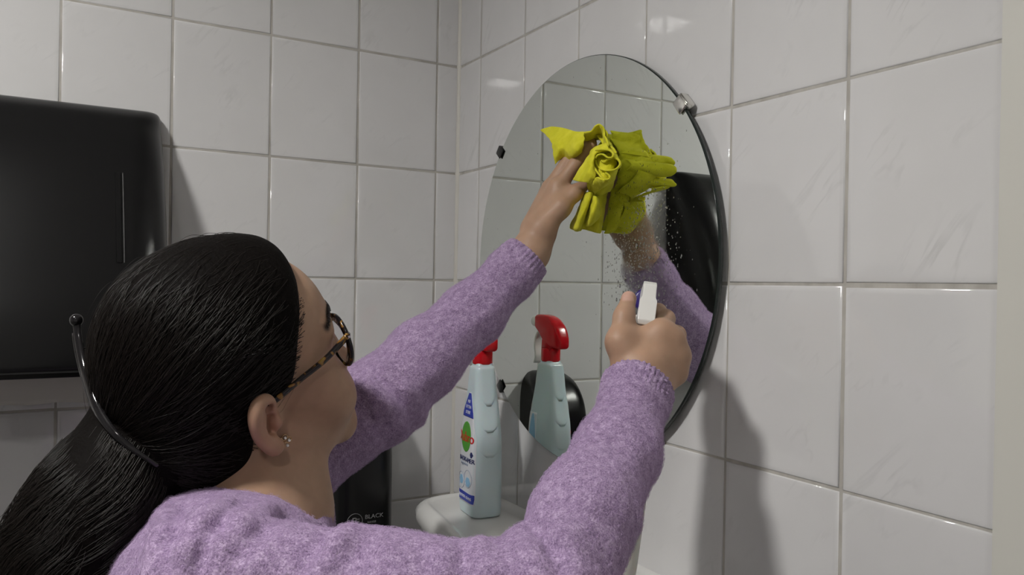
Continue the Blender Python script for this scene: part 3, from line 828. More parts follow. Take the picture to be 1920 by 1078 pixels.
# loose fly-away hairs over the crown
s2 = comb(160, 14, 0.006)
o = hair_curves('flyaway_strands', s2, np.linspace(0.00010, 0.00004, 14), M_STRAND, hair_o); o['kind'] = 'stuff'
def tail(n, m):
    T = np.gradient(PT, axis=0); T /= np.linalg.norm(T, axis=1)[:, None]
    a0 = np.cross(T, UP); a0 /= np.linalg.norm(a0, axis=1)[:, None]; b0 = np.cross(T, a0)
    th = rng.uniform(0, 2*np.pi, n); rr = rng.uniform(0.85, 1.07, n); tw = rng.normal(0, 0.5, n)
    s0 = rng.uniform(0, 0.22, n); s1_ = rng.uniform(0.75, 1.0, n)
    u = s0[:, None]+(s1_-s0)[:, None]*np.linspace(0, 1, m)[None]
    f = u*39; i = np.minimum(f.astype(int), 38); w = (f-i)[..., None]
    C_ = PT[i]*(1-w)+PT[i+1]*w; A_ = a0[i]; B_ = b0[i]
    R_ = (np.interp(u, np.linspace(0, 1, 40), PR)*rr[:, None])*(1+0.05*np.sin(u*14+th[:, None]*3))
    R_ = R_*(1+0.55*np.clip(u-0.35, 0, 1)*(rng.random((n, 1)) < 0.06)*rng.random((n, 1)))
    ph = th[:, None]+tw[:, None]*u+0.25*np.sin(u*7+rr[:, None]*20)
    return C_+(A_*np.cos(ph)[..., None]+B_*np.sin(ph)[..., None])*R_[..., None]
o = hair_curves('ponytail_strands', tail(4200, 20), np.linspace(0.00026, 0.00010, 20), M_STRAND, hair_o); o['kind'] = 'stuff'
# eyebrows
def brow(sy, n=420):
    t_ = rng.random(n)**0.9
    B_ = spline(BROW, 60); P = B_[(t_*59).astype(int)]+rng.normal(0, 1, (n, 3))*np.array([0.0006, 0.0006, 0.0019])*(1-0.5*t_)[:, None]
    P = np.array([hl(a, sy*b, c) for a, b, c in P])
    P = skin.project(P, 6)
    dv = HR@np.array([-0.35, sy*0.75, 0.10]); S = [P]
    N_ = skin.normals(P)
    for k in range(1, 5): S.append(P+dv*0.0016*k+N_*0.0009*math.sin(k/4*math.pi))
    return np.stack(S, 1)
o = hair_curves('eyebrows', np.concatenate([brow(-1), brow(1)]), np.linspace(0.00022, 0.00006, 5), M_STRAND, person); o['kind'] = 'stuff'
# eyes
M_EYE = mat('eye', (0.75, 0.72, 0.70), 0.1)
t = NT(M_EYE); tc = t.n('ShaderNodeTexCoord'); sp = t.n('ShaderNodeSeparateXYZ'); t.l(tc, 'Object', sp, 0)
t.t.links.new(t.ramp(t.math('DIVIDE', sp.outputs[0], 0.0125), [(0.0, (0.72, 0.69, 0.66)), (0.86, (0.72, 0.69, 0.66)), (0.885, (0.05, 0.025, 0.015)), (0.965, (0.04, 0.02, 0.012)), (0.975, (0.004, 0.004, 0.004))]), t.b.inputs['Base Color'])
for sy in (-1, 1):
    bm = bmesh.new(); bmesh.ops.create_uvsphere(bm, u_segments=28, v_segments=18, radius=0.0125)
    o = bm_obj('eyeball', bm, M_EYE, person, True)
    m = Matrix(HR.tolist()).to_4x4(); m.translation = Vector(hl(0.0690, sy*0.032, 0.0195)); o.matrix_world = m

# ---------------------------------------------------------------- lilac sweater
sw = Field()
def on_axis(a, b, t): return a*(1-t)+b*t
RM1, RM2 = at(1157, 850, 0.708), at(1098, 962, 0.648)
RC = at(1195, 728, 0.768); LC = at(988, 483, 1.062)
sw.chain([RS, on_axis(RS, RE, 0.5), RE], [0.053, 0.047, 0.044], 0.02)
sw.chain([RE, RM2, RM1, RC, RC+(RC-RM1)*0.25], [0.0440, 0.0400, 0.0350, 0.0304, 0.0294], 0.02)
L1, L2, L3 = at(712, 752, 0.975), at(795, 672, 1.010), at(887, 588, 1.040)
sw.chain([LS, L1, L2, L3, LC+(L3-LC)*0.28, LC, LC+(LC-L3)*0.2], [0.052, 0.0505, 0.0470, 0.0395, 0.0315, 0.0268, 0.0262], 0.02)
sw.cone(RS, at(462, 1048, 0.71), 0.053, 0.058, 0.03)
sw.cone(at(490, 1055, 0.75), LS, 0.052, 0.050, 0.03)
sw.cone(at(474, 1055, 0.765), CH, 0.063, 0.100, 0.04)
sw.cone(at(350, 1075, 0.70), CH+np.array([-0.03, 0, 0]), 0.060, 0.100, 0.05)
sw.cone(CH+np.array([0, -0.03, 0.0]), PEL+np.array([0, -0.035, 0.02]), 0.105, 0.110, 0.05)
sw.cone(CH+np.array([0, 0.03, 0.0]), PEL+np.array([0, 0.035, 0.02]), 0.105, 0.110, 0.05)
# chest and hanging folds in front
sw.cone(at(560, 985, 0.80), at(545, 1120, 0.76), 0.028, 0.05, 0.03)
# neck opening, sleeve openings
NECK = hl(-0.005, 0, -0.045)
sw.cone(NECK, NB+np.array([0.004, 0, 0.004]), 0.056, 0.0570, 0.012, 'sub')
def plane_cut(c, n):
    c = np.asarray(c); n = n/np.linalg.norm(n)
    return c, n
def sleeve_end(c, d, r_in, depth):
    d = d/np.linalg.norm(d)
    far = np.asarray(c)
    def cutfn(P):
        q = P-far; ax = q@d; rad = np.linalg.norm(q-ax[:, None]*d, axis=1)
        # removes everything beyond the cuff edge, close to this sleeve only
        return np.maximum(-ax, rad-0.06)
    sw.add(cutfn, far+d*0.03, 0.075, 0.004, 'sub')
    sw.cone(far-d*depth, far+d*0.03, r_in, r_in, 0.003, 'sub')
dR = RC-RM1; dL = LC-L3
RCE = RC+np.array(UP)*0.006; LCE = LC+dL/np.linalg.norm(dL)*0.004
# soft folds: ridges (amp>0) along segments, added as displacement
def ridge(a, b, amp, w, sag=None):
    a = np.asarray(a); b = np.asarray(b); ab = b-a; L2_ = float(ab@ab)
    def fn(P):
        t_ = np.clip(((P-a)@ab)/L2_, 0, 1); d2 = ((P-a-t_[:, None]*ab)**2).sum(1)
        return -amp*np.exp(-d2/(w*w))
    sw.add(fn, (a+b)/2, np.sqrt(L2_)/2+2.2*w, 0.01, 'disp')
base_ops = list(sw.ops)
def surf_sw(px, py):
    t_ = 0.40
    for _ in range(120):
        d_ = sw.ev(at(px, py, t_)[None], base_ops)[0]
        if d_ < 0.0004 or t_ > 1.15: break
        t_ += d_*0.8
    return at(px, py, t_)
for pts, amp, w in [
    ([(312, 945), (300, 1000), (285, 1070)], .007, .011), ([(338, 955), (324, 1010), (312, 1075)], -.006, .009),
    ([(425, 935), (382, 975), (352, 1030), (342, 1075)], .007, .011), ([(455, 945), (408, 985), (380, 1040), (370, 1078)], -.006, .009),
    ([(505, 948), (450, 978), (412, 1022), (394, 1075)], .006, .011), ([(545, 962), (490, 1000), (450, 1045)], -.004, .010), ([(585, 972), (522, 1004), (470, 1055)], .004, .012),
    ([(652, 992), (628, 1020), (600, 1072)], .009, .010), ([(622, 992), (592, 1030), (568, 1076)], -.006, .009), ([(690, 1000), (668, 1035), (650, 1076)], -.004, .012),
    ([(835, 1030), (832, 1076)], .006, .010), ([(868, 1030), (868, 1076)], -.006, .008), ([(900, 1015), (908, 1076)], .007, .010), ([(938, 1010), (952, 1076)], -.006, .008), ([(970, 998), (996, 1040), (1010, 1076)], .008, .011),
    ([(1000, 985), (1035, 1030), (1050, 1076)], -.006, .008), ([(1015, 962), (1060, 1005), (1085, 1070)], .007, .012),
    ([(718, 692), (760, 732), (790, 790)], .006, .011), ([(703, 702), (747, 746), (774, 802)], -.006, .009), ([(688, 714), (733, 762), (758, 812)], .006, .011), ([(742, 662), (792, 708)], .004, .011), ([(668, 740), (705, 790)], -.005, .010),
    ([(604, 895), (608, 940), (608, 985)], .007, .010), ([(588, 905), (594, 950), (600, 990)], -.007, .008), ([(574, 915), (582, 960), (588, 990)], .006, .009)]:
    Ps = [surf_sw(*q) for q in pts]
    for a, b in zip(Ps[:-1], Ps[1:]):
        if np.linalg.norm(a-b) < 0.14: ridge(a, b, amp*0.75, w)
# low broad unevenness of the knit
def lumps(P):
    return 0.0011*np.sin(P[:, 0]*83+1.3*np.sin(P[:, 2]*61))*np.sin(P[:, 1]*71+P[:, 2]*97)+0.0006*np.sin(P[:, 0]*190+P[:, 1]*170)*np.sin(P[:, 2]*210)
sw.add(lumps, (0, 0, 0), 9.0, 0.01, 'disp')
# ribbed cuffs
def ribs(c, d, nrib, ln):
    d = d/np.linalg.norm(d); c = np.asarray(c); e1 = np.cross(d, [0.3, 0.2, 0.9]); e1 /= np.linalg.norm(e1); e2 = np.cross(d, e1)
    def fn(P):
        q = P-c; ax = q@d; a_ = np.arctan2(q@e2, q@e1)
        m = np.clip((ax+ln)/0.004, 0, 1)*np.clip((0.05-np.linalg.norm(q-ax[:, None]*d, axis=1))/0.01, 0, 1)
        return -m*(0.0014*np.cos(a_*nrib)-0.0016*np.clip((ax+ln)/ln, 0, 1)*0)
    sw.add(fn, c, 0.07, 0.01, 'disp')
ribs(RCE, dR, 36, 0.026); ribs(LCE, dL, 32, 0.022)
sleeve_end(RCE, dR, 0.0248, 0.008); sleeve_end(LCE, dL, 0.0228, 0.007)
V, Q = sw.mesh((-0.86, -1.02, 0.46), (-0.02, -0.28, 1.36), 0.0026)
def sweater_material():
    m = mat('lilac_wool', (0.42, 0.27, 0.50), 0.95, 0.0, **{'Sheen Weight': 0.35, 'Sheen Roughness': 0.5, 'Specular IOR Level': 0.1})
    m.node_tree.nodes['Principled BSDF'].inputs['Sheen Tint'].default_value = (0.75, 0.6, 0.85, 1)
    t = NT(m); tc = t.n('ShaderNodeTexCoord')
    n1 = t.n('ShaderNodeTexNoise', i_Scale=650.0, i_Detail=4.0, i_Roughness=0.7); t.l(tc, 'Object', n1, 'Vector')
    n2 = t.n('ShaderNodeTexNoise', i_Scale=160.0, i_Detail=4.0); t.l(tc, 'Object', n2, 'Vector')
    f = t.math('ADD', t.math('MULTIPLY', n1.outputs[0], 0.65), t.math('MULTIPLY', n2.outputs[0], 0.35))
    t.t.links.new(t.ramp(f, [(0.36, (0.19, 0.128, 0.228)), (0.50, (0.35, 0.250, 0.405)), (0.63, (0.56, 0.44, 0.615))]), t.b.inputs['Base Color'])
    v = t.n('ShaderNodeTexVoronoi', i_Scale=330.0); t.l(tc, 'Object', v, 'Vector')
    h = t.math('ADD', t.math('MULTIPLY', v.outputs[0], -0.8), n1.outputs[0])
    t.bump(h, 0.55, 0.0016)
    return m
M_SWEATER = sweater_material()
sweater = fast_mesh('sweater', V, Q, M_SWEATER, person); sweater['label'] = 'fuzzy lilac knitted sweater'
# wool fuzz
def fuzz(n):
    tri = V[Q]; c = tri.mean(1)
    ar = np.linalg.norm(np.cross(tri[:, 2]-tri[:, 0], tri[:, 3]-tri[:, 1]), axis=1)
    vis = (c[:, 2] > 0.93)
    w = ar*vis; idx = rng.choice(len(Q), n, p=w/w.sum())
    uv = rng.random((n, 2, 1)); T4 = tri[idx]
    P = (T4[:, 0]*(1-uv[:, 0])+T4[:, 1]*uv[:, 0])*(1-uv[:, 1])+(T4[:, 3]*(1-uv[:, 0])+T4[:, 2]*uv[:, 0])*uv[:, 1]
    N_ = np.cross(T4[:, 2]-T4[:, 0], T4[:, 3]-T4[:, 1]); N_ /= np.maximum(np.linalg.norm(N_, axis=1), 1e-12)[:, None]
    tg = rng.normal(size=(n, 3)); tg -= N_*(tg*N_).sum(1)[:, None]; tg /= np.linalg.norm(tg, axis=1)[:, None]
    tg2 = rng.normal(size=(n, 3)); tg2 -= N_*(tg2*N_).sum(1)[:, None]
    ln = rng.uniform(0.0013, 0.0034, n)[:, None]
    for c_ in (RCE, LCE): ln = np.where((np.linalg.norm(P-c_, axis=1) < 0.042)[:, None], ln*0.3, ln)
    S = [P-N_*0.0004, P+N_*ln*0.25+tg*ln*0.35, P+N_*ln*0.45+tg*ln*0.75+tg2*ln*0.12, P+N_*ln*0.5+tg*ln*1.1+tg2*ln*0.3]
    return np.stack(S, 1)
M_FUZZ = mat('wool_fibre', (0.50, 0.38, 0.565), 0.9, 0.0, **{'Specular IOR Level': 0.1})
o = hair_curves('wool_fuzz', fuzz(120000), np.array([0.00009, 0.00008, 0.00007, 0.00003]), M_FUZZ, sweater); o['kind'] = 'stuff'
# ---------------------------------------------------------------- trousers and shoes (kneeling, below the frame)
leg = Field()
for sy in (-1, 1):
    hip = PEL+np.array([0.0, sy*0.075, -0.02]); kn = np.array([-0.50, PEL[1]+sy*0.10, 0.085]); an = np.array([-0.86, PEL[1]+sy*0.09, 0.062]); toe = np.array([-1.00, PEL[1]+sy*0.09, 0.045])
    leg.chain([hip, kn], [0.088, 0.066], 0.03); leg.chain([kn, an], [0.062, 0.045], 0.02)
    leg.cone(an, toe, 0.042, 0.034, 0.01)
leg.cone(PEL+np.array([0, -0.06, 0.05]), PEL+np.array([0, 0.06, 0.05]), 0.098, 0.098, 0.04)
Vl, Ql = leg.mesh((-1.08, -0.86, 0.0), (-0.38, -0.30, 0.75), 0.007)
Vl[:, 2] = np.maximum(Vl[:, 2], 0.0)
tro = fast_mesh('trousers', Vl, Ql, mat('dark_denim', (0.02, 0.025, 0.04), 0.9), person); tro['label'] = 'dark trousers'

# ---------------------------------------------------------------- eyeglasses
def tortoise():
    m = mat('tortoiseshell', (0.05, 0.03, 0.02), 0.15); t = NT(m); tc = t.n('ShaderNodeTexCoord')
    n = t.n('ShaderNodeTexNoise', i_Scale=130.0, i_Detail=1.5, i_Distortion=0.6); t.l(tc, 'Object', n, 'Vector')
    t.t.links.new(t.ramp(n.outputs[0], [(0.50, (0.006, 0.005, 0.006)), (0.60, (0.02, 0.009, 0.005)), (0.66, (0.20, 0.09, 0.02)), (0.80, (0.30, 0.22, 0.05))]), t.b.inputs['Base Color'])
    return m
M_TORT = tortoise()
M_LENS = mat('lens', (0.95, 0.93, 0.96), 0.02, 0.0, **{'Transmission Weight': 1.0, 'IOR': 1.08, 'Specular IOR Level': 0.5})
GO = np.array([0.088, 0.0, 0.034])
glasses = empty('eyeglasses')
mg = Matrix(HR.tolist()).to_4x4(); mg.translation = Vector(hl(*GO)); glasses.matrix_world = mg
tag(glasses, 'round tortoiseshell eyeglasses worn by the person', 'eyeglasses')
def g_local(p): return np.asarray(p, float)-GO
wrap = 0.10
for sy in (-1, 1):
    a = np.linspace(0, 2*np.pi, 49)[:-1]
    cy, cz = sy*0.0350, 0.0165
    ring = []
    for q in a:
        u = 0.0265*math.cos(q); v = 0.0260*math.sin(q)
        ring.append((0.0915-wrap*abs(abs(cy+u)-0.008)-0.06*v*-1*0.9, cy+u, cz+v))
    ring = g_local(ring)
    ring_c = np.vstack([ring, ring[:1]])
    V, F = tube(ring_c, 0.0022, 8); new_mesh('rim', V, F, M_TORT, glasses, True)
    c0 = ring.mean(0); lens = [c0+(ring-c0)*s+np.array([0.0006*(1-s), 0, 0]) for s in (0.97, 0.6, 0.2)]
    lens2 = [r_-np.array([0.0012, 0, 0]) for r_ in lens[::-1]]
    V, F = rings_mesh(lens+lens2); Fq = F+[]
    # close the lens edge
    n_ = len(ring); k0 = (len(lens)+len(lens2)-1)*n_
    F = [f for f in F if len(f) == 4]+[tuple(range(2*n_, 3*n_)), tuple(range(4*n_-1, 3*n_-1, -1))]+[((i+1) % n_, i, k0+i, k0+(i+1) % n_) for i in range(n_)]
    F = [f for f in F if not (len(f) == 4 and min(f) >= 2*n_ and max(f) < 4*n_ and min(f) < 3*n_)]
    new_mesh('lens', V, F, M_LENS, glasses, True)
    hx = g_local((0.0835, sy*0.0620, 0.029)); hinge = hx
    V, F = tube([hinge+np.array([0.004, -sy*0.0035, 0]), hinge+np.array([0.0015, 0.0, 0]), hinge+np.array([-0.003, sy*0.0035, 0])], [0.0030, 0.0034, 0.0028], 8)
    new_mesh('hinge', V, F, M_TORT, glasses, True)
    bm = box_bm(hinge+np.array([-0.0005, sy*0.0040, 0.0]), (0.006, 0.0008, 0.0022), 0.0003)
    bm_obj('rivet', bm, M_CHROME, glasses)
    ear_top = g_local((-0.006, sy*0.0765, 0.006))
    T = spline([hinge+np.array([-0.002, sy*0.003, 0]), hinge*0.66+ear_top*0.34+np.array([0, sy*0.006, 0]), hinge*0.33+ear_top*0.67+np.array([0, sy*0.0025, 0]), ear_top, ear_top+np.array([-0.010, -sy*0.006, -0.004])], 26)
    V, F = tube(T, np.interp(np.linspace(0, 1, 26), [0, 0.5, 1], [0.0036, 0.0030, 0.0028]), 8, flat=((0, 1, 0), 0.45)); new_mesh('temple', V, F, M_TORT, glasses, True)
    V, F = tube(g_local([(0.0865, sy*0.0105, 0.016), (0.0855, sy*0.012, 0.011)]), [0.0016, 0.0022], 7); new_mesh('nose_pad', V, F, M_LENS, glasses, True)
V, F = tube(spline(g_local([(0.0920, -0.0105, 0.026), (0.0945, 0.0, 0.0295), (0.0920, 0.0105, 0.026)]), 10), 0.0019, 8); new_mesh('bridge', V, F, M_TORT, glasses, True)
# ---------------------------------------------------------------- earring
ering = empty('earring', tuple(surf(534, 828, 0.62)-FW*0.001))
M_GOLD = mat('gold', (0.72, 0.50, 0.30), 0.22, 1.0)
M_GEM = mat('gem', (0.9, 0.88, 0.86), 0.02, 0.6)
e1 = HR@np.array([1, 0, 0.0]); e2 = HR@np.array([0, 0, 1.0]); e3 = HR@np.array([0, -1.0, 0])
parts = []; gems = []
for k in range(5):
    a = 2*math.pi*k/5; c = (e1*math.cos(a)+e2*math.sin(a))*0.0032
    q = np.linspace(0, 2*np.pi, 13)
    V, F = tube(np.array([c+(e1*math.cos(x)+e2*math.sin(x))*0.0021 for x in q]), 0.00045, 6); parts.append((V, F))
    bm = bmesh.new(); bmesh.ops.create_icosphere(bm, subdivisions=1, radius=0.0014)
    gems.append((np.array([v.co[:] for v in bm.verts])+c+e3*0.0008, [tuple(v.index for v in f.verts) for f in bm.faces])); bm.free()
V, F = tube([e3*-0.006, e3*0.001], 0.0005, 6); parts.append((V, F))
V, F = join(parts); new_mesh('setting', V, F, M_GOLD, ering, True)
for v, f in gems: new_mesh('gem', v, f, M_GEM, ering)
ering.scale = (1.35, 1.35, 1.35)
tag(ering, 'small flower-shaped gold stud earring in the ear lobe', 'earring')
# ---------------------------------------------------------------- hair clip
M_CLIP = mat('clip_plastic', (0.012, 0.011, 0.012), 0.12)
clip_o = empty('hair_clip', tuple(at(182, 770, 0.715)))
CO = at(182, 770, 0.715)
def on_hair(px, py, d0=0.5, gap=0.004):
    t_ = d0
    for _ in range(150):
        d_ = hair_mass.ev(at(px, py, t_)[None])[0]
        if d_ < gap or t_ > 0.9: break
        t_ += d_*0.7
    return at(px, py, t_)
cp = [on_hair(*q) for q in ((192, 782), (214, 812), (240, 836), (268, 856), (296, 874))]
dc = float((cp[0]-CAM)@FW)
path = spline([at(143, 600, dc+0.040), at(147, 640, dc+0.036), at(157, 690, dc+0.026), at(174, 744, dc+0.008)]+cp, 50)
V, F = tube(path-CO, np.interp(np.linspace(0, 1, 50), [0, 0.06, 0.5, 1], [0.0042, 0.0036, 0.0042, 0.0022]), 10, flat=(FW, 0.6)); new_mesh('spine', V, F, M_CLIP, clip_o, True)
path2 = path+np.array(-RT)*0.0050+FW*0.004
V, F = tube(path2[4:34]-CO, 0.0022, 8); new_mesh('comb_bar', V, F, M_CLIP, clip_o, True)
bm = bmesh.new(); bmesh.ops.create_uvsphere(bm, u_segments=14, v_segments=10, radius=0.0058)
kn = bm_obj('hinge_knob', bm, M_CLIP, clip_o, True); kn.location = Vector(path[0]-CO)
tv = None
for i in range(8, 32, 2):
    a = path2[i]-CO; b = a+np.array(RT)*0.010+FW*0.004
    V, F = tube([a, b], [0.0013, 0.0009], 6); new_mesh('tooth', V, F, M_CLIP, clip_o, True)
tag(clip_o, 'curved black hair clip holding the ponytail', 'hair clip')

# ---------------------------------------------------------------- spray bottles
def frame(o, x, y):
    """matrix with local x,y axes given (z = x cross y)"""
    x = np.asarray(x, float); x = x/np.linalg.norm(x); y = np.asarray(y, float); y = y-x*(x@y); y = y/np.linalg.norm(y); z = np.cross(x, y)
    m = Matrix.Identity(4)
    for i in range(3): m[i][0], m[i][1], m[i][2], m[i][3] = x[i], y[i], z[i], o[i]
    return m
M_PALEBLUE = mat('pale_blue_plastic', (0.60, 0.71, 0.74), 0.28, 0.0, **{'Subsurface Weight': 0.15, 'Subsurface Scale': 0.01})
M_RED = mat('red_plastic', (0.55, 0.006, 0.012), 0.16)
M_WHITEPL = mat('white_plastic', (0.74, 0.73, 0.70), 0.30)
M_LABEL = mat('label_white', (0.74, 0.76, 0.80), 0.3)
def flat_col(n, c): return mat(n, c, 0.35)
M_BLUE = flat_col('print_blue', (0.035, 0.06, 0.42)); M_GREEN = flat_col('print_green', (0.10, 0.38, 0.05)); M_PRED = flat_col('print_red', (0.62, 0.012, 0.02))
M_NAVY = flat_col('print_navy', (0.02, 0.03, 0.12)); M_SKY = flat_col('print_sky', (0.30, 0.55, 0.78)); M_PGREY = flat_col('print_grey', (0.35, 0.40, 0.5))
M_TEAL = flat_col('print_teal', (0.02, 0.30, 0.22)); M_GOLDP = mat('gold_print', (0.36, 0.26, 0.08), 0.35, 0.3)
# local frame of a bottle: x = nozzle direction (width), y = across (label faces +-y), z = up, origin at base centre
BP = spline([(0.0, 0.030, 0.0205), (0.002, 0.0335, 0.0240), (0.008, 0.0350, 0.0258), (0.05, 0.0352, 0.0262), (0.10, 0.0348, 0.0255), (0.135, 0.0335, 0.0240), (0.165, 0.0290, 0.0215), (0.190, 0.0245, 0.0190), (0.215, 0.0210, 0.0175), (0.228, 0.0190, 0.0165), (0.232, 0.0150, 0.0145), (0.236, 0.0135, 0.0135)], 60)
def body_half(z): return np.array([np.interp(z, BP[:, 0], BP[:, 1]), np.interp(z, BP[:, 0], BP[:, 2])])
def bottle_body():
    rings = []
    for z, hx_, hy_ in BP:
        o_ = rrect(2*hx_, 2*hy_, min(hx_, hy_)*0.62, 6); rings.append(np.c_[o_, np.full(len(o_), z)])
    return rings_mesh(rings)
def label_patch(x0, x1, z0, z1, off, side=-1, nx=12, nz=24, shape=None):
    """thin patch lying on the wide face (y = side * half depth)"""
    rows = []
    for z in np.linspace(z0, z1, nz):
        hx_, hy_ = body_half(z); r = min(hx_, hy_)*0.62; row = []
        a, b = (x0, x1) if shape is None else shape(z)
        for x in np.linspace(a, b, nx):
            xx = np.clip(x, -hx_+0.0005, hx_-0.0005); e = max(abs(xx)-(hx_-r), 0.0)
            y = hy_-r+math.sqrt(max(r*r-e*e, 0))
            row.append((xx, side*(y+off), z))
        rows.append(np.array(row))
    return rings_mesh(rows, False, False, False)
def sprayer(parent, z0, m_head, m_trig, m_nozzle, tilt=0.0):
    """trigger head: closure collar, shroud, nozzle, trigger"""
    rings = [np.c_[rrect(2*r_, 2*r_, r_*0.99, 7), np.full(32, z)] for z, r_ in ((z0-0.002, 0.0150), (z0, 0.0158), (z0+0.018, 0.0158), (z0+0.020, 0.0145))]
    V, F = rings_mesh(rings); new_mesh('collar', V, F, m_head, parent, True)
    # shroud: loft along x of rounded boxes (x, zc, half height, half width)
    prof = spline([(-0.036, z0+0.028, 0.005, 0.0080), (-0.033, z0+0.031, 0.011, 0.0110), (-0.024, z0+0.039, 0.019, 0.0125), (-0.008, z0+0.046, 0.024, 0.0128), (0.008, z0+0.052, 0.022, 0.0120), (0.020, z0+0.058, 0.0165, 0.0110), (0.030, z0+0.0615, 0.0125, 0.0098), (0.034, z0+0.062, 0.0105, 0.0085)], 30)
    rings = []
    for x, zc, hh, hw in prof:
        o_ = rrect(2*hw, 2*hh, min(hw, hh)*0.55, 5); rings.append(np.c_[np.full(len(o_), x), o_[:, 0], zc+o_[:, 1]])
    V, F = rings_mesh(rings); new_mesh('shroud', V, F, m_head, parent, True)
    rings = [np.c_[rrect(2*0.0125, 2*0.0125, 0.006, 5), np.zeros(24)]*np.array([s_, s_, 1])+np.array([0, 0, z]) for s_, z in ((1.05, z0+0.016), (1.0, z0+0.032), (0.9, z0+0.040))]
    V, F = rings_mesh(rings); new_mesh('neck_block', V, F, m_head, parent, True)
    q = np.linspace(0, 2*np.pi, 25)[:-1]
    rings = [np.stack([np.full(24, x), r_*np.cos(q), z0+0.0625+r_*np.sin(q)], -1) for x, r_ in ((0.032, 0.0075), (0.034, 0.0092), (0.044, 0.0090), (0.046, 0.0075))]
    V, F = rings_mesh(rings); new_mesh('nozzle', V, F, m_nozzle, parent, True)
    tp = spline([(0.022, z0+0.050), (0.032, z0+0.038), (0.036, z0+0.022), (0.034, z0+0.006), (0.038, z0-0.008)], 14)
    rings = []
    for i, (x, z) in enumerate(tp):
        o_ = rrect(2*0.0022, 2*(0.0085-0.002*i/13), 0.0015, 3); rings.append(np.c_[x+o_[:, 0], o_[:, 1], np.full(len(o_), z)])
    V, F = rings_mesh(rings); new_mesh('trigger', V, F, m_trig, parent, True)

# --- pale blue bathroom cleaner standing on the basin
cl = empty('spray_bottle')
cl.matrix_world = frame((-0.073, -0.243, ZD-0.0018), (0.10, 0.995, 0), (-0.995, 0.10, 0))
tag(cl, 'pale blue spray bottle with red trigger head standing on the basin', 'spray bottle')
V, F = bottle_body(); bd = new_mesh('bottle', V, F, M_PALEBLUE, cl, True)
# overlapping scale reliefs on both narrow sides
def scale(z0, w, h, side):
    rows = []
    for i, v in enumerate(np.linspace(0, 1, 10)):
        z = z0-h*v; hw = w*math.sqrt(max(1-(v*0.97)**2.6, 0.01)); row = []
        for u in np.linspace(-1, 1, 11):
            hx_, hy_ = body_half(z); y = u*min(hw, hy_*0.98); r = min(hx_, hy_)*0.62
            e = max(abs(y)-(hy_-r), 0); x = hx_-r+math.sqrt(max(r*r-e*e, 0))
            row.append((side*(x+0.0004+0.0016*v*(1-abs(u)**3)), y, z))
        rows.append(np.array(row))
    last = rows[-1].copy(); last[:, 0] -= side*0.003; rows.append(last)
    return rings_mesh(rows, False, False, False)
for side in (-1, 1):
    for z0_, w_, h_ in ((0.222, 0.0155, 0.050), (0.178, 0.0195, 0.046), (0.138, 0.021, 0.044)):
        V, F = scale(z0_, w_, h_, side); new_mesh('relief_scale', V, F, M_PALEBLUE, bd, True)
sprayer(cl, 0.236, M_RED, M_WHITEPL, M_WHITEPL)
# front label (faces away from the wall: local +y)
S_ = 1
def lab(nm, x0, x1, z0, z1, off, m, shape=None, side=S_, par=None):
    V, F = label_patch(x0, x1, z0, z1, off, side, shape=shape); o = new_mesh(nm, V, F, m, par or cl, True)
    sm_ = o.modifiers.new('t', 'SOLIDIFY'); sm_.thickness = 0.00025; sm_.offset = 0; return o
def lshape(z):
    k = np.interp(z, [0.022, 0.03, 0.12, 0.16, 0.192], [0.0295, 0.031, 0.0305, 0.020, 0.003]); return -k, k
lb = lab('front_label', 0, 0, 0.020, 0.190, 0.0002, M_LABEL, lshape)
lab('blue_flag', 0, 0, 0.152, 0.189, 0.0005, M_BLUE, lambda z: tuple(np.array(lshape(z))*0.96), par=lb)
lab('blue_band', 0, 0, 0.022, 0.036, 0.0005, M_BLUE, lambda z: tuple(np.array(lshape(z))*0.97), par=lb)
lab('green_oval', 0, 0, 0.098, 0.145, 0.0005, M_GREEN, lambda z: (-0.0185*math.sqrt(max(1-((z-0.1215)/0.0236)**2, 1e-4)), 0.0185*math.sqrt(max(1-((z-0.1215)/0.0236)**2, 1e-4))), par=lb)
def ring_on(cx, cz, r, m, side=S_):
    q = np.linspace(0, 2*np.pi, 30); P = []
    for a in q:
        x, z = cx+r*math.cos(a), cz+r*math.sin(a); hx_, hy_ = body_half(z); rr_ = min(hx_, hy_)*0.62; e = max(abs(x)-(hx_-rr_), 0)
        P.append((x, side*(hy_-rr_+math.sqrt(max(rr_*rr_-e*e, 0))+0.0006), z))
    V, F = tube(P, 0.00045, 5); return new_mesh('icon_ring', V, F, m, lb)
ring_on(-0.012, 0.058, 0.0135, M_PGREY); ring_on(0.014, 0.052, 0.0125, M_PGREY)
for c_, s_ in ((-0.012, 0.010), (0.014, 0.008)):
    lab('icon_spray', c_-s_, c_+s_, 0.046, 0.060, 0.0004, M_SKY, lambda z, c_=c_, s_=s_: (c_-s_*(1-abs(z-0.053)/0.008*0.6), c_+s_*(1-abs(z-0.053)/0.008*0.6)), par=lb)
lab('leaf_mark', -0.028, -0.020, 0.092, 0.101, 0.0006, M_NAVY, lambda z: (-0.0225-0.0045*(1-abs(z-0.0965)/0.006), -0.0225+0.0045*(1-abs(z-0.0965)/0.006)), par=lb)
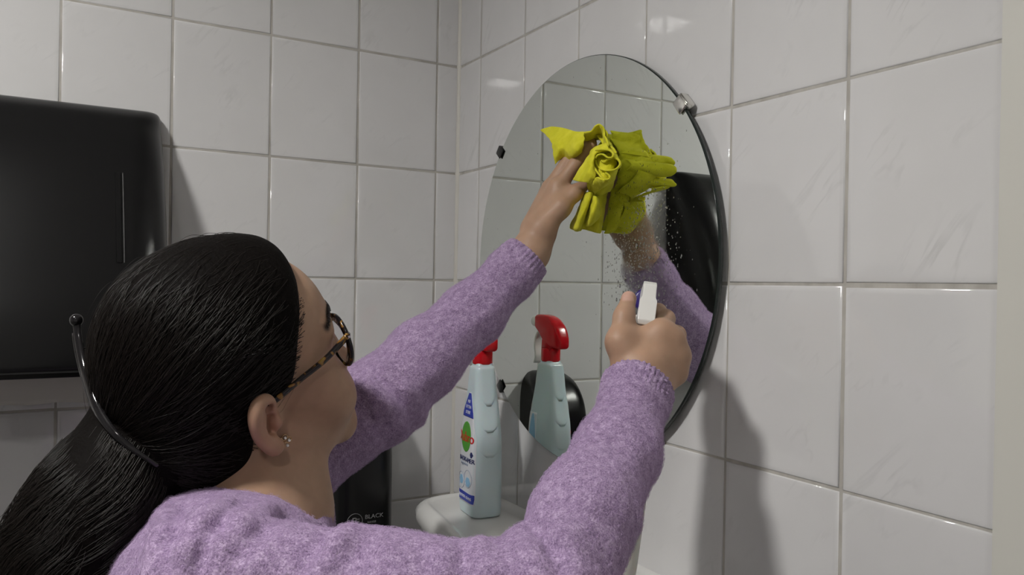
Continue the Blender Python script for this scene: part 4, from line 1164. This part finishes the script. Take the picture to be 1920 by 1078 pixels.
def words(nm, s, size, x, z, m, side=S_, sx=1.0, dep=0.0003):
    """flat lettering bent onto the wide face"""
    o = text_mesh(nm, s, size, m, lb if side == S_ else cl, Matrix.Identity(4), dep, sx=sx)
    me = o.data; co = np.empty(len(me.vertices)*3); me.vertices.foreach_get('co', co); co = co.reshape(-1, 3)
    out = []
    for u, v, w_ in co:
        # local +y side is seen with x running to the left
        xx = x-u if side == 1 else x+u; zz = z+v; hx_, hy_ = body_half(zz); rr_ = min(hx_, hy_)*0.62
        xx = np.clip(xx, -hx_+0.001, hx_-0.001); e = max(abs(xx)-(hx_-rr_), 0)
        out.append((xx, side*(hy_-rr_+math.sqrt(max(rr_*rr_-e*e, 0))+0.0007+w_), zz))
    me.vertices.foreach_set('co', np.array(out).ravel()); me.update(); return o
words('brand_lettering', 'Dubro', 0.0225, 0.0025, 0.1205, M_PRED, sx=1.0, dep=0.0004)
words('product_lettering', 'BADKAMER', 0.0100, -0.004, 0.0865, M_NAVY)
words('product_lettering', 'hygienisch', 0.0065, 0.002, 0.0795, M_PGREY)
words('band_lettering', 'BLIJVENDE GLANS', 0.0062, 0.0, 0.0285, M_LABEL)
for k_, s_ in enumerate(('NU', 'EXTRA', 'STERK')): words('flag_lettering', s_, 0.0068, 0.0, 0.176-0.0085*k_, M_LABEL)
# back label (seen in the mirror)
lab('back_label', 0, 0, 0.040, 0.150, 0.0002, M_LABEL, lambda z: (0.004, 0.027), side=-1)
lab('blue_drop', 0, 0, 0.100, 0.148, 0.0005, M_SKY, lambda z: (0.014-0.010*math.sqrt(max((0.149-z)/0.049, 0.0)), 0.014+0.010*math.sqrt(max((0.149-z)/0.049, 0.0))), side=-1)
lab('teal_banner', 0.007, 0.026, 0.062, 0.074, 0.0005, M_TEAL, side=-1)
lab('gold_seal', 0, 0, 0.040, 0.084, 0.0006, M_GOLDP, lambda z: (-0.007-0.012*math.sqrt(max(1-((z-0.062)/0.0222)**2, 1e-4)), -0.007+0.012*math.sqrt(max(1-((z-0.062)/0.0222)**2, 1e-4))), side=-1)

# --- white glass-cleaner bottle held in the right hand
hb = empty('spray_bottle')
base = at(1141, 1075, 0.788); top = at(1207, 605, 0.822)
ax = (top-base)/np.linalg.norm(top-base); nd = FW*0.95+RT*0.12; 
m = frame(base, nd-ax*(nd@ax), np.cross(ax, nd-ax*(nd@ax)))
hb.matrix_world = m
tag(hb, 'white spray bottle with white trigger head gripped in the raised right hand', 'spray bottle')
HL_ = np.linalg.norm(top-base)
BPs = BP.copy()
V, F = bottle_body(); V = V*np.array([0.92, 0.98, (HL_-0.012)/0.236]); new_mesh('bottle', V, F, mat('milky_plastic', (0.68, 0.67, 0.63), 0.35, 0.0, **{'Subsurface Weight': 0.2, 'Subsurface Scale': 0.01}), hb, True)
M_PURPLE = mat('violet_plastic', (0.035, 0.02, 0.16), 0.3)
def held_head():
    z0 = HL_-0.012
    q = np.linspace(0, 2*np.pi, 25)[:-1]
    rings = [np.stack([r_*np.cos(q), r_*np.sin(q), np.full(24, z)], -1) for z, r_ in ((z0-0.004, 0.0135), (z0, 0.0142), (z0+0.016, 0.0140), (z0+0.018, 0.012))]
    V, F = rings_mesh(rings); new_mesh('collar', V, F, M_WHITEPL, hb, True)
    # boxy shroud rising forward; rear face is what the camera sees
    bm = bmesh.new()
    prof = [(-0.042, z0+0.005, 0.0082), (-0.044, z0+0.010, 0.0086), (-0.0365, z0+0.031, 0.0092), (-0.0345, z0+0.035, 0.0072), (-0.030, z0+0.048, 0.0068), (-0.022, z0+0.052, 0.0066), (0.030, z0+0.050, 0.0064), (0.034, z0+0.046, 0.0064), (0.034, z0+0.030, 0.0064), (0.014, z0+0.024, 0.0068), (0.010, z0+0.010, 0.0066)]
    L_ = [bm.verts.new((x, -w_, z)) for x, z, w_ in prof]; R_ = [bm.verts.new((x, w_, z)) for x, z, w_ in prof]
    bm.faces.new(L_); bm.faces.new(R_[::-1])
    for i in range(len(prof)): bm.faces.new((L_[i], R_[i], R_[(i+1) % len(prof)], L_[(i+1) % len(prof)]))
    bmesh.ops.recalc_face_normals(bm, faces=bm.faces[:])
    bmesh.ops.bevel(bm, geom=bm.edges[:], offset=0.0011, segments=2, profile=0.5, affect='EDGES')
    bm_obj('shroud', bm, M_WHITEPL, hb)
    rings = [np.stack([np.full(24, x), r_*np.cos(q), z0+0.041+r_*np.sin(q)], -1) for x, r_ in ((0.033, 0.0100), (0.034, 0.0125), (0.044, 0.0125), (0.046, 0.0110))]
    V, F = rings_mesh(rings); new_mesh('nozzle', V, F, M_PURPLE, hb, True)
    tp = spline([(0.020, z0+0.030), (0.028, z0+0.018), (0.030, z0+0.002), (0.026, z0-0.016)], 12); rings = []
    for x, z in tp:
        o_ = rrect(0.0044, 0.014, 0.0015, 3); rings.append(np.c_[x+o_[:, 0], o_[:, 1], np.full(len(o_), z)])
    V, F = rings_mesh(rings); new_mesh('trigger', V, F, M_WHITEPL, hb, True)
held_head()

# ---------------------------------------------------------------- yellow microfibre cloth
def zc(x, y, h):
    """cloth point from the close-up grid: (x, y) in the enlarged crop, h metres off the mirror glass"""
    return at_x(950+x/2.994, 200+y/2.994, MC[0]-h)
def sheet(rows, nu=30, nv=30):
    R_ = [spline([zc(*p) for p in r], nu) for r in rows]
    G_ = np.stack([spline([R_[k][i] for k in range(len(R_))], nv) for i in range(nu)], 1)   # (nv, nu, 3)
    return G_
sheets = []
# left flap
sheets.append(sheet([
    [(190, 132, .046), (245, 112, .046), (320, 120, .044), (385, 140, .040), (436, 142, .034)],
    [(222, 160, .050), (275, 172, .052), (335, 178, .048), (395, 180, .046), (438, 162, .038)],
    [(252, 200, .055), (285, 222, .056), (335, 228, .049), (390, 240, .050), (436, 195, .042)],
    [(262, 262, .056), (288, 268, .054), (328, 262, .047), (385, 268, .047), (430, 222, .042)],
    [(274, 326, .052), (292, 304, .049), (322, 292, .042), (372, 292, .040), (424, 250, .036)]]))
# piece showing under the flap beside the fingers
sheets.append(sheet([
    [(318, 372, .040), (330, 330, .044), (345, 300, .042), (380, 275, .038), (430, 240, .030)],
    [(312, 368, .026), (320, 320, .028), (335, 290, .026), (380, 260, .022), (430, 220, .018)]], 20, 10))
# arch over the fingers (the inside shows as a dark hollow)
sheets.append(sheet([
    [(432, 142, .036), (470, 136, .038), (498, 108, .038), (522, 98, .036), (545, 118, .033), (552, 165, .034), (568, 205, .036), (562, 245, .040)],
    [(428, 190, .024), (465, 180, .024), (495, 150, .024), (520, 140, .022), (540, 160, .020), (548, 190, .022), (556, 220, .026), (545, 255, .030)],
    [(430, 240, .010), (462, 220, .008), (490, 195, .006), (515, 185, .005), (535, 195, .005), (542, 215, .008), (545, 240, .012), (530, 270, .018)]], 36, 18))
# band wrapped over the fingers in front
sheets.append(sheet([
    [(566, 205, .036), (525, 215, .042), (490, 232, .046), (450, 285, .053), (410, 350, .058), (372, 412, .058)],
    [(572, 232, .040), (535, 238, .046), (505, 255, .050), (470, 305, .057), (435, 365, .062), (398, 420, .062)],
    [(570, 250, .039), (530, 250, .046), (498, 268, .051), (482, 315, .058), (468, 375, .063), (442, 425, .062)],
    [(560, 262, .034), (520, 262, .040), (488, 285, .045), (490, 335, .052), (500, 395, .056), (470, 432, .055)]], 34, 22))
# curled folds of the rosette: ribbons standing off the mirror, their edges facing out
def ribbon(path, near, far, shrink=0.93, n=46):
    c = np.mean([(a, b) for a, b in path], 0)
    rows = []
    for k, s in ((0.0, 1.0), (0.35, 0.985), (0.7, 0.955), (1.0, shrink)):
        rows.append([(c[0]+(a-c[0])*s, c[1]+(b-c[1])*s, near*(1-k)+far*k) for a, b in path])
    return sheet(rows, n, 12)
sheets.append(ribbon([(480, 300), (478, 268), (500, 246), (540, 240), (580, 246), (600, 268), (592, 286), (562, 284), (540, 268), (512, 272), (500, 292)], .052, .016))
sheets.append(ribbon([(500, 292), (506, 330), (530, 350), (566, 358), (612, 352), (638, 328), (630, 300), (600, 288), (566, 296), (548, 312), (530, 300)], .048, .010))
sheets.append(ribbon([(476, 318), (498, 352), (520, 384), (548, 406), (574, 408), (578, 392), (556, 370)], .056, .016))
sheets.append(ribbon([(545, 128), (562, 150), (556, 185), (572, 215), (600, 238), (612, 262)], .030, .006, 0.97, 30))
sheets.append(sheet([
    [(470, 432, .054), (505, 395, .057), (540, 408, .056), (574, 404, .052)],
    [(478, 452, .050), (515, 425, .053), (545, 428, .052), (575, 415, .048)],
    [(490, 492, .036), (515, 470, .038), (540, 455, .040), (565, 436, .038)]], 22, 16))
# body of the bunch under the curls
sheets.append(sheet([
    [(470, 250, .030), (510, 225, .034), (560, 225, .032), (600, 250, .026), (622, 290, .016)],
    [(462, 290, .036), (510, 275, .041), (560, 272, .039), (605, 285, .032), (628, 315, .018)],
    [(456, 340, .040), (505, 330, .044), (560, 322, .042), (606, 325, .034), (626, 345, .018)],
    [(454, 390, .042), (500, 385, .045), (555, 380, .042), (598, 375, .032), (612, 385, .016)],
    [(456, 440, .040), (495, 445, .040), (545, 440, .036), (585, 425, .026), (596, 430, .012)],
    [(462, 490, .032), (495, 500, .030), (535, 495, .025), (565, 480, .016), (578, 478, .006)]], 30, 40))
# side of the bunch next to the glass (mostly seen reflected): uneven folds
sheets.append(sheet([
    [(556, 176, .004), (538, 150, .008), (512, 126, .012), (480, 130, .018)],
    [(590, 220, .004), (574, 205, .012), (556, 205, .020), (542, 212, .026)],
    [(606, 262, .005), (596, 255, .016), (586, 258, .024), (574, 262, .031)],
    [(604, 300, .004), (602, 292, .013), (598, 292, .024), (590, 292, .034)],
    [(614, 336, .004), (606, 326, .015), (600, 326, .028), (592, 324, .035)],
    [(604, 368, .004), (604, 360, .016), (596, 356, .026), (586, 354, .036)],
    [(606, 402, .004), (596, 394, .012), (588, 388, .026), (578, 384, .036)],
    [(592, 432, .004), (586, 424, .014), (574, 416, .025), (562, 410, .034)],
    [(570, 466, .004), (560, 458, .011), (550, 448, .020), (540, 440, .029)]], 30, 56))
# lower lobe hanging down
sheets.append(sheet([
    [(470, 470, .036), (495, 466, .034), (520, 460, .026), (550, 455, .014), (570, 455, .004)],
    [(448, 520, .038), (478, 522, .032), (508, 520, .025), (535, 518, .016), (556, 520, .004)],
    [(425, 575, .038), (460, 578, .030), (495, 575, .023), (525, 575, .018), (548, 580, .004)],
    [(405, 630, .036), (445, 636, .028), (482, 634, .022), (515, 640, .018), (540, 642, .004)],
    [(388, 672, .034), (430, 674, .026), (472, 682, .020), (508, 692, .014), (532, 694, .004)],
    [(372, 690, .030), (420, 684, .023), (465, 694, .018), (500, 704, .012), (526, 710, .004)]], 34, 34))
# two rolled folds at the left of the lower lobe
sheets.append(sheet([
    [(445, 480, .028), (462, 478, .044), (478, 480, .044), (486, 486, .030)],
    [(415, 540, .026), (438, 536, .046), (458, 540, .046), (468, 548, .028)],
    [(388, 610, .026), (410, 610, .046), (430, 616, .046), (440, 622, .027)],
    [(362, 660, .025), (385, 672, .044), (408, 680, .044), (420, 680, .026)],
    [(355, 682, .024), (378, 694, .038), (400, 698, .038), (412, 694, .025)]], 22, 34))
sheets.append(sheet([
    [(475, 500, .024), (492, 500, .040), (508, 510, .038), (516, 525, .022)],
    [(462, 545, .024), (484, 545, .042), (506, 552, .040), (522, 565, .021)],
    [(450, 600, .023), (474, 600, .041), (500, 604, .038), (520, 606, .020)],
    [(440, 645, .022), (462, 648, .038), (484, 646, .034), (506, 636, .019)],
    [(436, 668, .021), (452, 672, .032), (468, 668, .029), (480, 655, .019)]], 22, 30))
parts = []
for G_ in sheets:
    nv, nu = G_.shape[:2]
    # small crumple
    ph = rng.uniform(0, 6.28, 3)
    q = G_.reshape(-1, 3)
    d = 0.0011*np.sin(q[:, 1]*230+ph[0]+2*np.sin(q[:, 2]*120))*np.sin(q[:, 2]*260+ph[1])+0.0005*np.sin(q[:, 1]*600+q[:, 2]*520+ph[2])
    q[:, 0] += d
    q[:, 0] = np.minimum(q[:, 0], MC[0]-0.004)
    F = [(i*nu+j, i*nu+j+1, (i+1)*nu+j+1, (i+1)*nu+j) for i in range(nv-1) for j in range(nu-1)]
    parts.append((q, F))
V, F = join(parts)
def cloth_material():
    m = mat('yellow_microfibre', (0.62, 0.60, 0.02), 0.9, 0.0, **{'Sheen Weight': 0.3, 'Specular IOR Level': 0.15}); t = NT(m)
    m.node_tree.nodes['Principled BSDF'].inputs['Sheen Tint'].default_value = (0.9, 0.9, 0.3, 1)
    tc = t.n('ShaderNodeTexCoord')
    n = t.n('ShaderNodeTexNoise', i_Scale=900.0, i_Detail=3.0); t.l(tc, 'Object', n, 'Vector')
    n2 = t.n('ShaderNodeTexNoise', i_Scale=60.0, i_Detail=3.0); t.l(tc, 'Object', n2, 'Vector')
    t.t.links.new(t.ramp(n2.outputs[0], [(0.3, (0.62, 0.60, 0.02)), (0.7, (0.78, 0.74, 0.05))]), t.b.inputs['Base Color'])
    t.bump(n.outputs[0], 0.6, 0.0012)
    return m
cloth = new_mesh('cleaning_cloth', V, F, cloth_material(), None, True)
sm_ = cloth.modifiers.new('thickness', 'SOLIDIFY'); sm_.thickness = 0.0026; sm_.offset = 0
sb_ = cloth.modifiers.new('soft', 'SUBSURF'); sb_.levels = 1; sb_.render_levels = 1
tag(cloth, 'crumpled yellow cleaning cloth pressed on the mirror', 'cleaning cloth')
